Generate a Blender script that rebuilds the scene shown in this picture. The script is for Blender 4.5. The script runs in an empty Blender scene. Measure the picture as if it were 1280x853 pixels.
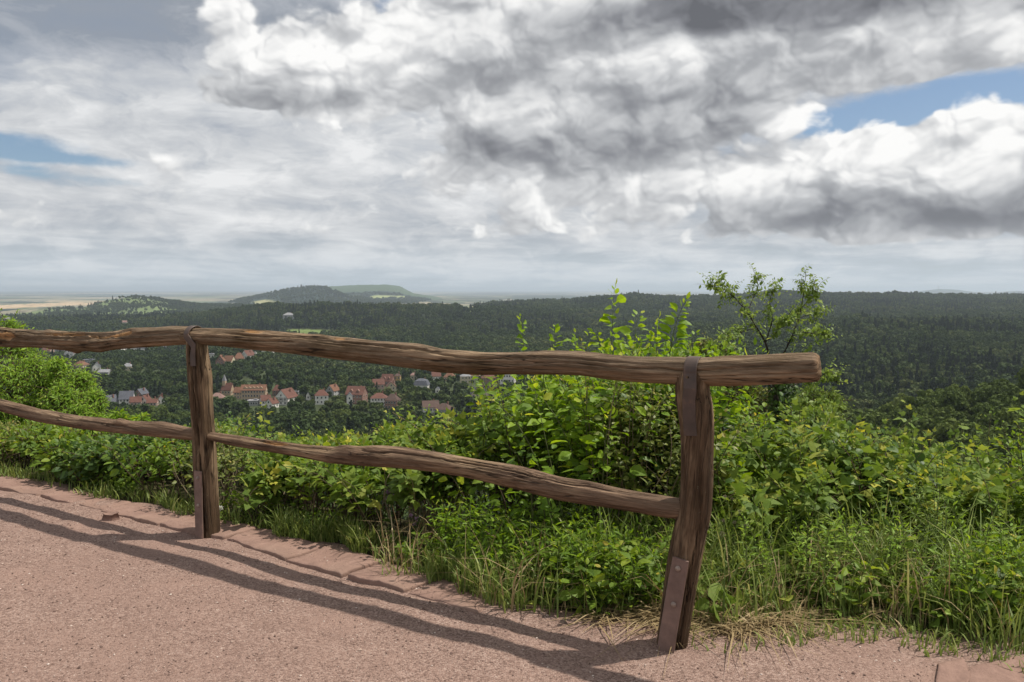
import bpy, math, random
import numpy as np
from mathutils import Vector, Matrix

random.seed(5)
rng = np.random.default_rng(11)
S = bpy.context.scene
COL = S.collection

# ------------------------------------------------------------------ camera, sky, sun, exposure
CAMZ, F, HZ = 1.5, 1280 * 28 / 36, 363.0          # eye height, focal length in photo pixels, row of the true horizon
PITCH = math.atan((426.5 - HZ) / F)
cam = bpy.data.objects.new("camera", bpy.data.cameras.new("camera"))
COL.objects.link(cam)
cam.data.lens, cam.data.sensor_width = 28, 36
cam.data.clip_start, cam.data.clip_end = 0.05, 120000
cam.location = (0, 0, CAMZ)
cam.rotation_euler = (math.pi / 2 - PITCH, 0, 0)
S.camera = cam

SUN_FROM = Vector((0.53, 0.09, 1.0)).normalized()
SUN_EL = math.asin(SUN_FROM.z)
SUN_AZ = math.atan2(SUN_FROM.x, SUN_FROM.y)
sl = bpy.data.lights.new("sun", "SUN")
sl.energy, sl.angle, sl.color = 4.9, math.radians(0.8), (1.0, 0.935, 0.83)
sun = bpy.data.objects.new("sun", sl)
COL.objects.link(sun)
sun.rotation_euler = SUN_FROM.to_track_quat('Z', 'Y').to_euler()

S.view_settings.view_transform = 'Standard'
S.view_settings.look = 'None'
S.view_settings.exposure = 0.0
S.view_settings.gamma = 1.0
S.view_settings.use_curve_mapping = False
S.render.engine = 'CYCLES'
cy = S.cycles
cy.use_denoising = True
cy.use_adaptive_sampling = True
cy.adaptive_threshold = 0.012
cy.max_bounces, cy.diffuse_bounces, cy.glossy_bounces = 6, 3, 2
cy.transmission_bounces, cy.transparent_max_bounces, cy.volume_bounces = 4, 6, 0
cy.sample_clamp_indirect = 4.0
cy.caustics_reflective = cy.caustics_refractive = False


def ray(px, py):
    """Direction through a photo pixel, scaled so that its Y component is 1."""
    a, b = (px - 640) / F, -(py - 426.5) / F
    d = np.array([a, math.cos(PITCH) + b * math.sin(PITCH), -math.sin(PITCH) + b * math.cos(PITCH)])
    return d / d[1]


def at(px, py, Y):
    return np.array([0, 0, CAMZ]) + ray(px, py) * Y


def ground_at(px, py, z=0.0):
    d = ray(px, py)
    return np.array([0, 0, CAMZ]) + d * ((z - CAMZ) / d[2])


# ---- node helper: arithmetic on sockets
class NT:
    def __init__(self, tree):
        self.t = tree

    def node(self, typ, **kw):
        n = self.t.nodes.new(typ)
        for k, v in kw.items():
            setattr(n, k, v)
        return n

    def put(self, sock, v):
        if isinstance(v, bpy.types.NodeSocket):
            self.t.links.new(v, sock)
        elif v is not None:
            sock.default_value = v

    def m(self, op, a, b=None, c=None, clamp=False):
        n = self.node('ShaderNodeMath', operation=op, use_clamp=clamp)
        self.put(n.inputs[0], a)
        if b is not None: self.put(n.inputs[1], b)
        if c is not None: self.put(n.inputs[2], c)
        return n.outputs[0]

    def vec(self, x, y, z=0.0):
        n = self.node('ShaderNodeCombineXYZ')
        for i, v in enumerate((x, y, z)): self.put(n.inputs[i], v)
        return n.outputs[0]

    def noise(self, v, scale=1.0, detail=6.0, rough=0.55, dist=0.0, lac=2.0):
        n = self.node('ShaderNodeTexNoise')
        self.put(n.inputs['Vector'], v)
        n.inputs['Scale'].default_value = scale
        n.inputs['Detail'].default_value = detail
        n.inputs['Roughness'].default_value = rough
        n.inputs['Lacunarity'].default_value = lac
        n.inputs['Distortion'].default_value = dist
        return n.outputs[0]

    def step(self, v, lo, hi, a=0.0, b=1.0):
        n = self.node('ShaderNodeMapRange', interpolation_type='SMOOTHSTEP', clamp=True)
        self.put(n.inputs[0], v)
        for i, k in enumerate((lo, hi, a, b)): self.put(n.inputs[1 + i], k)
        return n.outputs[0]

    def mix(self, fac, a, b):
        n = self.node('ShaderNodeMix', data_type='RGBA')
        self.put(n.inputs[0], fac)
        for s, v in ((n.inputs[6], a), (n.inputs[7], b)):
            self.put(s, v if isinstance(v, bpy.types.NodeSocket) else (*v, 1.0))
        return n.outputs[2]

    def ramp(self, fac, stops):
        n = self.node('ShaderNodeValToRGB')
        e = n.color_ramp.elements
        while len(e) < len(stops): e.new(0.5)
        for i, (p, c) in enumerate(stops):
            e[i].position = p
            e[i].color = (*c, 1.0)
        self.put(n.inputs[0], fac)
        return n.outputs[0]


# ---- the sky: Sky Texture under two layers of cloud, all a function of the direction looked in
world = bpy.data.worlds.new("World")
S.world = world
world.use_nodes = True
world.cycles.sampling_method = 'NONE'
wt = world.node_tree
wt.nodes.clear()
W = NT(wt)
SKY_STRENGTH = 0.10
sky = W.node('ShaderNodeTexSky', sky_type='NISHITA', sun_disc=False)
sky.sun_elevation, sky.sun_rotation = SUN_EL, SUN_AZ
sky.altitude, sky.dust_density, sky.air_density, sky.ozone_density = 300, 1.0, 1.0, 2.0


def azel(px, py):
    d = ray(px, py)
    return math.atan2(d[0], d[1]), math.atan2(d[2], math.hypot(d[0], d[1]))


def blob_group(name, blobs, amp, scale, detail, rough, squash, seed, puff=0.0):
    """Cloud field of (azimuth, elevation): sum of soft ellipses plus fractal noise. BLOBS: photo px, py, radius x, radius y, weight."""
    g = bpy.data.node_groups.new(name, 'ShaderNodeTree')
    g.interface.new_socket('U', in_out='INPUT', socket_type='NodeSocketFloat')
    g.interface.new_socket('V', in_out='INPUT', socket_type='NodeSocketFloat')
    g.interface.new_socket('C', in_out='OUTPUT', socket_type='NodeSocketFloat')
    g.interface.new_socket('Relief', in_out='OUTPUT', socket_type='NodeSocketFloat')
    G = NT(g)
    gi, go = G.node('NodeGroupInput'), G.node('NodeGroupOutput')
    u, v = gi.outputs[0], gi.outputs[1]
    tot = None
    for (px, py, rx, ry, w) in blobs:
        a, e = azel(px, py)
        du = G.m('MULTIPLY_ADD', u, F / rx, -a * F / rx)
        dv = G.m('MULTIPLY_ADD', v, F / ry, -e * F / ry)
        q = G.m('MULTIPLY_ADD', du, du, G.m('MULTIPLY', dv, dv))
        k = G.m('DIVIDE', w, G.m('MULTIPLY_ADD', q, q, 1.0))     # w / (1 + r^4)
        tot = k if tot is None else G.m('ADD', tot, k)
    n = G.noise(G.vec(u, G.m('MULTIPLY', v, squash), seed), scale, detail, rough, 0.25, 2.1)
    c = G.m('MULTIPLY_ADD', G.m('SUBTRACT', n, 0.5), amp, tot if tot is not None else 0.0)
    if puff:                                            # cauliflower heads: rounded cells inside rounded cells
        n2 = G.noise(G.vec(u, G.m('MULTIPLY', v, squash), seed + 5.0), 13.0, 3, 0.5)
        wu, wv = G.m('MULTIPLY', G.m('SUBTRACT', n2, 0.5), .085), G.m('MULTIPLY', G.m('SUBTRACT', n2, 0.47), .06)
        pu, pv = G.m('ADD', u, wu), G.m('MULTIPLY_ADD', v, 1.3, wv)
        heads = None
        for sc_, w_, off in ((9.0, .62, 0.0), (21.0, .42, 3.3), (44.0, .20, 7.7), (95.0, .08, 1.9)):
            vo = G.node('ShaderNodeTexVoronoi', voronoi_dimensions='2D', feature='SMOOTH_F1')
            G.put(vo.inputs['Vector'], G.vec(G.m('ADD', pu, off), pv, 0.0))
            vo.inputs['Scale'].default_value = sc_
            vo.inputs['Smoothness'].default_value = 0.6
            d2 = G.m('MULTIPLY', vo.outputs['Distance'], vo.outputs['Distance'])
            hd = G.m('MULTIPLY', G.m('SUBTRACT', .20, d2), w_)
            heads = hd if heads is None else G.m('ADD', heads, hd)
        c = G.m('MULTIPLY_ADD', heads, puff, c)
        g.links.new(G.m('ADD', G.m('MULTIPLY', heads, 1.6), G.m('MULTIPLY_ADD', n2, .28, G.m('MULTIPLY', tot, .35))), go.inputs[1])
    g.links.new(c, go.inputs[0])
    return g


tc = W.node('ShaderNodeTexCoord')
sp = W.node('ShaderNodeSeparateXYZ')
wt.links.new(tc.outputs['Generated'], sp.inputs[0])
dx, dy, dz = sp.outputs
U = W.m('ARCTAN2', dx, dy)
V = W.m('ARCTAN2', dz, W.m('SQRT', W.m('MULTIPLY_ADD', dx, dx, W.m('MULTIPLY', dy, dy))))

CUMULUS = [(425, 82, 100, 48, .64), (320, 118, 90, 18, .40), (560, 70, 90, 70, .38), (720, 90, 200, 95, .44),
           (850, 150, 130, 50, .32), (990, 20, 330, 42, .60), (605, 184, 30, 17, .42), (690, 190, 70, 30, .36),
           (1000, 232, 230, 34, .52), (1195, 192, 120, 70, .78), (1250, 272, 200, 26, .42), (800, 225, 150, 30, .34),
           (1290, 55, 80, 40, .35), (1120, 65, 90, 50, .36), (1225, 112, 110, 22, -.58), (1090, 148, 75, 20, -.46), (1275, 90, 30, 14, -.3), (640, -200, 1600, 130, .2), (560, 175, 70, 22, -.25), (960, 185, 55, 16, -.2), (585, 120, 50, 16, -.15), (20, 20, 120, 60, -.4)]
cg = blob_group('cumulus_field', CUMULUS, 1.3, 7.0, 8, 0.52, 1.35, 3.7, .9)


def field(g, u, v, out=0):
    n = W.node('ShaderNodeGroup')
    n.node_tree = g
    W.put(n.inputs[0], u)
    W.put(n.inputs[1], v)
    return n.outputs[out]


C0, H0 = field(cg, U, V), field(cg, U, V, 1)
EDGE0, EDGE1 = 0.06, 0.22
C0 = W.m('SUBTRACT', C0, W.step(V, .03, .075, .66, 0.13))
D0 = W.step(C0, EDGE0, EDGE1)
relief = None
for k, wgt in ((0.004, .85), (0.011, 1.2), (0.028, 1.15)):     # cloud thins towards the sun: a lit face
    ck = field(cg, W.m('ADD', U, 0.6 * k), W.m('ADD', V, k), 1)
    dk = W.m('MULTIPLY', W.m('SUBTRACT', H0, ck), wgt)
    relief = dk if relief is None else W.m('ADD', relief, dk)
thick = W.step(C0, 0.2, 1.1)
DARK = [(1010, 2, 270, 24, .66), (850, 150, 105, 40, .30), (700, 188, 75, 26, .26), (600, 183, 40, 18, .34), (390, 124, 110, 14, .28), (1150, 266, 230, 22, .34), (1030, 90, 110, 26, .12),
        (640, 105, 90, 30, .12), (425, 72, 75, 34, -.10), (1190, 160, 110, 36, -.10), (690, 150, 50, 24, -.08), (1010, 205, 80, 22, -.08), (500, 95, 60, 40, -.06), (985, 150, 50, 26, -.08), (800, 40, 80, 40, -.04)]
dg = blob_group('cloud_thickness', DARK, 0.30, 8.0, 3, 0.5, 1.7, 8.0)
deep = field(dg, U, V)
lit = W.m('SUBTRACT', W.m('ADD', W.m('MULTIPLY_ADD', thick, -.08, .77), W.m('MULTIPLY', W.m('TANH', W.m('MULTIPLY', relief, .95)), .33)), deep)
ccol = W.ramp(lit, [(0.0, (.14, .145, .162)), (.25, (.25, .257, .28)), (.5, (.42, .43, .45)), (.72, (.64, .648, .66)), (.95, (1.0, .995, .98))])

# a veil of high stratus: streaks that flatten towards the horizon
LOWV = W.m('DIVIDE', 1.0, W.m('ADD', W.m('MAXIMUM', V, 0.0), 0.10))
warp = W.noise(W.vec(W.m('MULTIPLY', U, 9), W.m('MULTIPLY', V, 20), 2.0), 1.0, 4, .6)
pv = W.vec(W.m('MULTIPLY_ADD', U, 5.0, W.m('MULTIPLY', warp, .5)), W.m('MULTIPLY_ADD', LOWV, .75, W.m('MULTIPLY', warp, .35)), 9.1)
st = W.noise(pv, 1.6, 7, 0.58, 0.3)
pv2 = W.vec(W.m('MULTIPLY_ADD', U, 9.0, W.m('MULTIPLY', warp, .6)), W.m('MULTIPLY', V, 21.0), 4.0)
st2 = W.noise(pv2, 1.4, 7, 0.6, 0.5)
BLUE = [(15, 182, 75, 15, .95), (90, 200, 60, 6, .6), (40, 214, 45, 6, .6), (105, 228, 60, 6, .5), (1215, 116, 120, 22, 1.1), (1085, 152, 90, 15, .9), (1010, 165, 40, 12, .3),
        (488, 6, 30, 22, .6), (990, 285, 160, 8, .42), (640, 290, 200, 8, .14)]
bg_ = blob_group('blue_gaps', BLUE, 1.5, 13.0, 7, 0.62, 2.2, 1.3)
gap = field(bg_, U, V)
veil = W.m('SUBTRACT', 1.0, W.step(gap, 0.25, 1.0), clamp=True)
veil = W.m('MULTIPLY', veil, W.step(W.m('MULTIPLY_ADD', st, .6, W.m('MULTIPLY', st2, .4)), 0.28, 0.54, 0.80, 0.99))
GREYS = [(120, 15, 330, 45, .16), (420, 15, 160, 26, .10), (200, 165, 120, 20, .06), (150, 110, 260, 26, -.06), (430, 200, 180, 40, -.05), (760, 275, 260, 14, -.02)]
gg = blob_group('veil_grey', GREYS, 0.0, 1.0, 0, .5, 1.0, 0.0)
tone = W.m('SUBTRACT', W.m('MULTIPLY_ADD', st, 0.5, W.m('MULTIPLY', st2, 0.5)), field(gg, U, V))
vcol = W.ramp(tone, [(.28, (.31, .34, .39)), (.42, (.47, .495, .54)), (.52, (.62, .637, .66)), (.66, (.86, .865, .87))])
# duller, bluer veil close to the horizon
low = W.step(V, 0.0, 0.085)
vcol = W.mix(low, W.mix(W.step(tone, .4, .6), (.53, .605, .675), (.69, .735, .775)), vcol)
base = W.node('ShaderNodeVectorMath', operation='SCALE')
wt.links.new(sky.outputs[0], base.inputs[0])
base.inputs['Scale'].default_value = SKY_STRENGTH
skyc = W.mix(veil, base.outputs[0], vcol)
skyc = W.mix(D0, skyc, ccol)
bgn = W.node('ShaderNodeBackground')
wt.links.new(skyc, bgn.inputs[0])
bgn.inputs[1].default_value = 1.0
wo = W.node('ShaderNodeOutputWorld')
wt.links.new(bgn.outputs[0], wo.inputs[0])


# ------------------------------------------------------------------ numpy helpers
def hash3(i, j, k, seed):
    h = (i.astype(np.int64) * 374761393 + j.astype(np.int64) * 668265263 + k.astype(np.int64) * 2147483647 + seed * 1274126177) & 0xFFFFFFFF
    h = ((h ^ (h >> 13)) * 1274126177) & 0xFFFFFFFF
    h = ((h ^ (h >> 16)) * 2246822519) & 0xFFFFFFFF
    return ((h ^ (h >> 15)) & 0xFFFFFF) / float(0xFFFFFF)


def vnoise(x, y, z=0.0, seed=0):
    x, y, z = np.broadcast_arrays(np.asarray(x, float), np.asarray(y, float), np.asarray(z, float))
    i, j, k = np.floor(x), np.floor(y), np.floor(z)
    fx, fy, fz = x - i, y - j, z - k
    fx, fy, fz = (t * t * (3 - 2 * t) for t in (fx, fy, fz))
    out = 0.0
    for a in (0, 1):
        for b in (0, 1):
            for c in (0, 1):
                w = (fx if a else 1 - fx) * (fy if b else 1 - fy) * (fz if c else 1 - fz)
                out = out + w * hash3(i + a, j + b, k + c, seed)
    return out * 2 - 1


def fbm(x, y, z=0.0, oct=4, seed=0, gain=0.5):
    s, a, f = 0.0, 1.0, 1.0
    for o in range(oct):
        s = s + a * vnoise(np.asarray(x) * f, np.asarray(y) * f, np.asarray(z) * f, seed + o * 17)
        a *= gain
        f *= 2.03
    return s


def sstep(a, b, x):
    t = np.clip((x - a) / (b - a), 0, 1)
    return t * t * (3 - 2 * t)


def norm(v):
    return v / np.maximum(np.linalg.norm(v, axis=-1, keepdims=True), 1e-9)


def make_mesh(name, V, loops, totals, mat_idx=None, smooth=False, attrs=None, mats=()):
    """V (n,3), flat vertex indices of every face, vertices per face."""
    V = np.ascontiguousarray(V, dtype=np.float32)
    loops = np.ascontiguousarray(loops, dtype=np.int32).ravel()
    totals = np.ascontiguousarray(totals, dtype=np.int32)
    me = bpy.data.meshes.new(name)
    me.vertices.add(len(V))
    me.vertices.foreach_set('co', V.ravel())
    me.loops.add(len(loops))
    me.loops.foreach_set('vertex_index', loops)
    me.polygons.add(len(totals))
    st = np.zeros(len(totals), np.int32)
    st[1:] = np.cumsum(totals)[:-1]
    me.polygons.foreach_set('loop_start', st)
    me.polygons.foreach_set('use_smooth', np.full(len(totals), smooth))
    if mat_idx is not None:
        me.polygons.foreach_set('material_index', np.ascontiguousarray(mat_idx, dtype=np.int32))
    for k, (typ, arr) in (attrs or {}).items():
        a = me.attributes.new(k, typ, 'POINT')
        key = {'FLOAT': 'value', 'FLOAT_COLOR': 'color', 'FLOAT_VECTOR': 'vector', 'INT': 'value'}[typ]
        a.data.foreach_set(key, np.ascontiguousarray(arr, dtype=np.int32 if typ == 'INT' else np.float32).ravel())
    for m in mats: me.materials.append(m)
    me.update(calc_edges=True)
    me.validate()
    return me


class MB:
    """Collects shapes for one mesh object."""
    def __init__(self):
        self.V, self.L, self.T, self.A, self.n = [], [], [], [], 0

    def add(self, V, faces, attr=0.0):
        V = np.asarray(V, float).reshape(-1, 3)
        self.V.append(V)
        a = np.full(len(V), attr, float) if np.isscalar(attr) else np.asarray(attr, float)
        self.A.append(a)
        if isinstance(faces, tuple):                 # (flat loops, totals)
            self.L.append(np.asarray(faces[0]).ravel() + self.n)
            self.T.append(np.asarray(faces[1]).ravel())
        else:
            for f in faces:
                self.L.append(np.asarray(f) + self.n)
                self.T.append(np.array([len(f)]))
        self.n += len(V)

    def box(self, c, s, rz=0.0, attr=0.0):
        c, s = np.asarray(c, float), np.asarray(s, float) / 2
        q = np.array([[x, y, z] for z in (-1, 1) for y in (-1, 1) for x in (-1, 1)]) * s
        R = np.array([[math.cos(rz), -math.sin(rz), 0], [math.sin(rz), math.cos(rz), 0], [0, 0, 1]])
        self.add(q @ R.T + c, [(0, 2, 3, 1), (4, 5, 7, 6), (0, 1, 5, 4), (2, 6, 7, 3), (0, 4, 6, 2), (1, 3, 7, 5)], attr)

    def tubes(self, P, R, sides=5, attr=0.0):
        """P (n, k, 3) polylines with radii R (n, k)."""
        P = np.asarray(P, float)
        if P.ndim == 2: P = P[None]
        n, k, _ = P.shape
        R = np.broadcast_to(np.asarray(R, float), (n, k))
        T = norm(np.gradient(P, axis=1))
        ref = np.where(np.abs(T[..., 2:3]) > 0.9, np.array([1., 0, 0]), np.array([0, 0, 1.]))
        A = norm(np.cross(T, ref))
        B = np.cross(T, A)
        th = np.linspace(0, 2 * math.pi, sides, endpoint=False)
        ring = P[:, :, None] + R[:, :, None, None] * (np.cos(th)[:, None] * A[:, :, None] + np.sin(th)[:, None] * B[:, :, None])
        idx = np.arange(n * k * sides).reshape(n, k, sides)
        a, b = idx[:, :-1], idx[:, 1:]
        q = np.stack([a, np.roll(a, -1, 2), np.roll(b, -1, 2), b], -1).reshape(-1, 4)
        at_ = attr if np.isscalar(attr) else np.repeat(np.asarray(attr), k * sides)
        self.add(ring.reshape(-1, 3), (q, np.full(len(q), 4)), at_)

    def arrays(self):
        return np.concatenate(self.V), np.concatenate(self.L), np.concatenate(self.T), np.concatenate(self.A)

    def build(self, name, mat, parent=None, smooth=False, loc=None):
        V, L, T, A = self.arrays()
        me = make_mesh(name, V, L, T, smooth=smooth, attrs={'tint': ('FLOAT', A)}, mats=[mat])
        return link(name, me, parent, loc)


def link(name, me, parent=None, loc=None):
    o = bpy.data.objects.new(name, me)
    COL.objects.link(o)
    if parent is not None: o.parent = parent
    if loc is not None: o.location = loc
    return o


def tag(o, label=None, cat=None, group=None, kind=None):
    if label: o['label'] = label
    if cat: o['category'] = cat
    if group: o['group'] = group
    if kind: o['kind'] = kind
    return o


def empty(name, loc, label, cat, group=None, rz=0.0):
    o = bpy.data.objects.new(name, None)
    COL.objects.link(o)
    o.location = loc
    o.rotation_euler = (0, 0, rz)
    o.empty_display_size = 0.2
    return tag(o, label, cat, group)


def copy_tree(o, parent=None):
    c = o.copy()
    COL.objects.link(c)
    if parent is not None: c.parent = parent
    for ch in o.children: copy_tree(ch, c)
    return c


# ------------------------------------------------------------------ materials
def material(name):
    m = bpy.data.materials.new(name)
    m.use_nodes = True
    m.node_tree.nodes.clear()
    t = NT(m.node_tree)
    out = t.node('ShaderNodeOutputMaterial')
    return m, t, out


def principled(t, out, color, rough=0.8, spec=0.3, normal=None):
    b = t.node('ShaderNodeBsdfPrincipled')
    t.put(b.inputs['Base Color'], color if isinstance(color, bpy.types.NodeSocket) else (*color, 1))
    t.put(b.inputs['Roughness'], rough)
    b.inputs['Specular IOR Level'].default_value = spec
    if normal is not None: t.put(b.inputs['Normal'], normal)
    if out is not None: t.put(out.inputs[0], b.outputs[0])
    return b


def bump(t, height, strength=0.5, dist=0.01):
    n = t.node('ShaderNodeBump')
    n.inputs['Strength'].default_value = strength
    n.inputs['Distance'].default_value = dist
    t.put(n.inputs['Height'], height)
    return n.outputs[0]


def objco(t, sc=(1, 1, 1)):
    n, mp = t.node('ShaderNodeTexCoord'), t.node('ShaderNodeMapping')
    t.put(mp.inputs[0], n.outputs['Object'])
    mp.inputs['Scale'].default_value = sc
    return mp.outputs[0]


def attr(t, name, out=2):
    n = t.node('ShaderNodeAttribute')
    n.attribute_name = name
    return n.outputs[out]


def leaf_mat(name, stops, trans=0.35, rough=0.5, spec=0.35, boost=1.7):
    """Leaves: each leaf has its own tint; light also comes through the blade."""
    m, t, out = material(name)
    tint = attr(t, 'tint')
    colr = t.ramp(tint, stops)
    b = principled(t, None, colr, rough, spec)
    tr = t.node('ShaderNodeBsdfTranslucent')
    hs = t.node('ShaderNodeHueSaturation')
    hs.inputs['Hue'].default_value = 0.485
    hs.inputs['Saturation'].default_value = 1.08
    hs.inputs['Value'].default_value = boost
    t.put(hs.inputs['Color'], colr)
    t.put(tr.inputs[0], hs.outputs[0])
    mx = t.node('ShaderNodeMixShader')
    mx.inputs[0].default_value = trans
    t.put(mx.inputs[1], b.outputs[0])
    t.put(mx.inputs[2], tr.outputs[0])
    t.put(out.inputs[0], mx.outputs[0])
    return m


def plain(name, color, rough=0.8, var=0.25, scale=3.0, spec=0.25):
    """One colour broken up by procedural noise."""
    m, t, out = material(name)
    n = t.noise(objco(t), scale, 5, 0.6)
    c = t.mix(t.step(n, 0.3, 0.7), tuple(x * (1 - var) for x in color), tuple(min(x * (1 + var), .9) for x in color))
    principled(t, out, c, rough, spec)
    return m


# ------------------------------------------------------------------ terrain
def slope(py):
    return ray(640, py)[2]


def col(px):
    return math.atan(ray(px, 380)[0])


# the path's edge above the drop, from far left to far right
EDGE = [np.array([-60., 41.0]), np.array([-9.0, 9.3])]
EDGE += [ground_at(*p)[:2] for p in ((0, 597), (110, 622), (240, 652), (330, 668), (400, 688), (480, 710), (550, 729), (640, 757), (700, 770), (790, 783), (900, 790), (1050, 794), (1280, 802))]
EDGE += [np.array([6.0, 2.9]), np.array([40., -2.0])]
EDGE = np.array(EDGE)


def edge_s(X, Y):
    """Signed distance beyond the path's edge (positive over the drop)."""
    X, Y = np.asarray(X, float), np.asarray(Y, float)
    best, sgn = np.full(X.shape, 1e9), np.ones(X.shape)
    for a, b in zip(EDGE[:-1], EDGE[1:]):
        d = b - a
        L = d @ d
        t = np.clip(((X - a[0]) * d[0] + (Y - a[1]) * d[1]) / L, 0, 1)
        ex, ey = X - a[0] - t * d[0], Y - a[1] - t * d[1]
        q = ex * ex + ey * ey
        s = np.sign(d[0] * (Y - a[1]) - d[1] * (X - a[0]))
        k = q < best
        best = np.where(k, q, best)
        sgn = np.where(k, s, sgn)
    return np.sqrt(best) * np.where(sgn == 0, 1, sgn)


TH = 10.5                      # height of the woods' canopy
ROWS = []                      # (depth, knots px, ground height)


def zrow(Y, *pts):             # heights given directly
    ROWS.append((Y, [p[0] for p in pts], [p[1] for p in pts]))


def yrow(Y, canopy, *pts):     # heights from where the canopy (or bare ground) stands against the eye's level
    ROWS.append((Y, [p[0] for p in pts], [CAMZ + slope(p[1]) * Y - canopy for p in pts]))


zrow(60, (640, -34), (1000, -30), (1500, -24))
zrow(150, (640, -70), (900, -66), (1000, -60), (1280, -44), (1700, -20))
yrow(280, TH, (640, 630), (850, 600), (900, 552), (980, 524), (1060, 507), (1128, 496), (1169, 488), (1226, 478), (1280, 459), (1700, 400))
zrow(420, (900, -88), (1000, -90), (1280, -78), (1700, -50))
zrow(520, (800, -88), (900, -88), (1000, -86), (1280, -78), (1700, -50))
zrow(600, (700, -88), (900, -86), (1000, -84), (1700, -75))
yrow(700, 0, (640, 488), (800, 488), (900, 480), (1000, 478), (1700, 470))
yrow(850, 0, (0, 466), (640, 466), (800, 462), (950, 450), (1280, 448), (1700, 448))
yrow(1000, 0, (0, 450), (200, 450), (300, 446), (380, 447), (450, 449), (640, 450), (800, 440), (950, 428), (1280, 426), (1700, 426))
yrow(1250, TH, (0, 433), (300, 425), (450, 425), (640, 426), (800, 418), (950, 402), (1100, 400), (1280, 402), (1700, 402))
yrow(1600, TH, (0, 413), (250, 410), (450, 404), (640, 404), (800, 402), (950, 398), (1100, 397), (1280, 397), (1700, 397))
yrow(2000, TH, (-300, 396), (0, 399), (150, 397), (250, 391), (300, 385), (330, 378), (400, 378.5), (470, 379.5), (550, 380), (640, 386), (800, 389), (950, 388), (1280, 386), (1700, 386))
yrow(2800, TH, (-300, 390), (0, 396), (240, 396), (300, 392), (400, 391), (560, 386), (600, 380), (640, 377), (700, 374), (760, 369), (795, 367.2), (860, 370.5), (893, 369.5), (970, 364), (1079, 365), (1130, 366.5), (1280, 368), (1700, 368))
yrow(3500, TH, (-300, 388), (0, 391), (24, 387), (60, 382), (105, 381), (127, 374), (161, 367.8), (187, 369), (212, 374), (240, 378.5), (300, 381), (340, 385), (500, 388), (640, 384), (760, 374), (1000, 372), (1700, 374))
yrow(4400, 0, (-300, 386), (0, 387), (300, 387), (640, 384), (760, 384), (1700, 384))
yrow(5500, 15, (-300, 382), (250, 382), (285, 376), (298, 372), (320, 367), (356, 359.5), (388, 354.2), (404, 355.5), (429, 364.5), (470, 374), (557, 376.5), (596, 380), (640, 381), (760, 382), (1700, 382))
yrow(6100, 15, (-300, 380.3), (300, 380), (360, 376), (400, 374), (430, 374), (470, 373), (520, 375), (557, 378), (640, 380), (1700, 380))
yrow(8600, 0, (-300, 375), (300, 375), (360, 373), (395, 361), (413, 357.5), (439, 356.3), (481, 354.8), (500, 357.5), (516, 366), (557, 373.6), (596, 375.5), (640, 376), (1700, 375.5))
yrow(10000, 0, (-300, 373), (640, 373), (1700, 373))
yrow(12000, 0, (-300, 371.5), (250, 371), (560, 370.5), (600, 372), (640, 371.0), (700, 370), (760, 372), (1100, 371.5), (1700, 371.5))
yrow(16000, 0, (-300, 369), (300, 368.5), (600, 369.4), (660, 368.8), (740, 370), (1110, 369), (1140, 366), (1150, 363.8), (1173, 361.3), (1197, 362.3), (1222, 366), (1245, 366), (1262, 364.2), (1285, 363.2), (1320, 362.5), (1380, 366), (1700, 369))
yrow(26000, 0, (-300, 365.6), (200, 365.2), (560, 366), (1700, 366))
yrow(48000, 0, (-300, 364.2), (100, 363.7), (300, 364.2), (1700, 364.3))
AZ = np.concatenate([np.arange(-3.1416, -0.8, 0.06), np.arange(-0.8, 0.8, 0.0034), np.arange(0.8, 3.1416, 0.06), [3.1416]])
RR = np.concatenate([np.geomspace(0.4, 60, 170), np.geomspace(61, 3600, 260), np.geomspace(3640, 48000, 230)])
AA, RG = np.meshgrid(AZ, RR, indexing='ij')
azc = np.clip(AZ, -0.75, 0.75)
prof = np.zeros((len(AZ), len(ROWS)))
for j, (Yd, kx, kz) in enumerate(ROWS):
    prof[:, j] = np.interp(azc, [col(p) for p in kx], kz)
lY = np.log([r[0] for r in ROWS])
ZG = np.zeros_like(AA)
for i in range(len(AZ)):
    ZG[i] = np.interp(np.log(np.maximum(RR * math.cos(azc[i]), 1)), lY, prof[i])
for _ in range(3):                                  # round the breaks of slope
    k = ZG.copy()
    k[:, 1:-1] = (ZG[:, :-2] + 2 * ZG[:, 1:-1] + ZG[:, 2:]) / 4
    ZG = k
XG, YG = RG * np.sin(AA), RG * np.cos(AA)
SG = edge_s(XG, YG)


def near_z(s, X, Y):
    z = -0.06 + 0.065 * sstep(0.02, 0.14, s) - 0.10 * sstep(0.1, 1.2, s)
    return z - 0.62 * np.maximum(s - 1.0, 0) + 0.03 * fbm(X * 1.7, Y * 1.7, seed=5) * sstep(0.1, .5, s)


zn = near_z(SG, XG, YG)
far_rough = fbm(XG / 90, YG / 90, seed=3, oct=4) * np.clip(RG / 400, 0, 5.0) * sstep(60, 300, RG)
w = sstep(18, 60, RG)
ZG = zn * (1 - w) + (ZG + far_rough) * w
back = sstep(1.25, 1.75, np.abs(AA)) * sstep(8, 40, RG)
ZG = ZG * (1 - back) + (-0.06) * back


def ter(X, Y):
    """Height of the ground, read off the terrain grid."""
    X, Y = np.asarray(X, float), np.asarray(Y, float)
    a = np.interp(np.arctan2(X, Y), AZ, np.arange(len(AZ)))
    r = np.interp(np.log(np.hypot(X, Y)), np.log(RR), np.arange(len(RR)))
    i, j = np.clip(a.astype(int), 0, len(AZ) - 2), np.clip(r.astype(int), 0, len(RR) - 2)
    f, g = a - i, r - j
    return ZG[i, j] * (1 - f) * (1 - g) + ZG[i + 1, j] * f * (1 - g) + ZG[i, j + 1] * (1 - f) * g + ZG[i + 1, j + 1] * f * g


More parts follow.
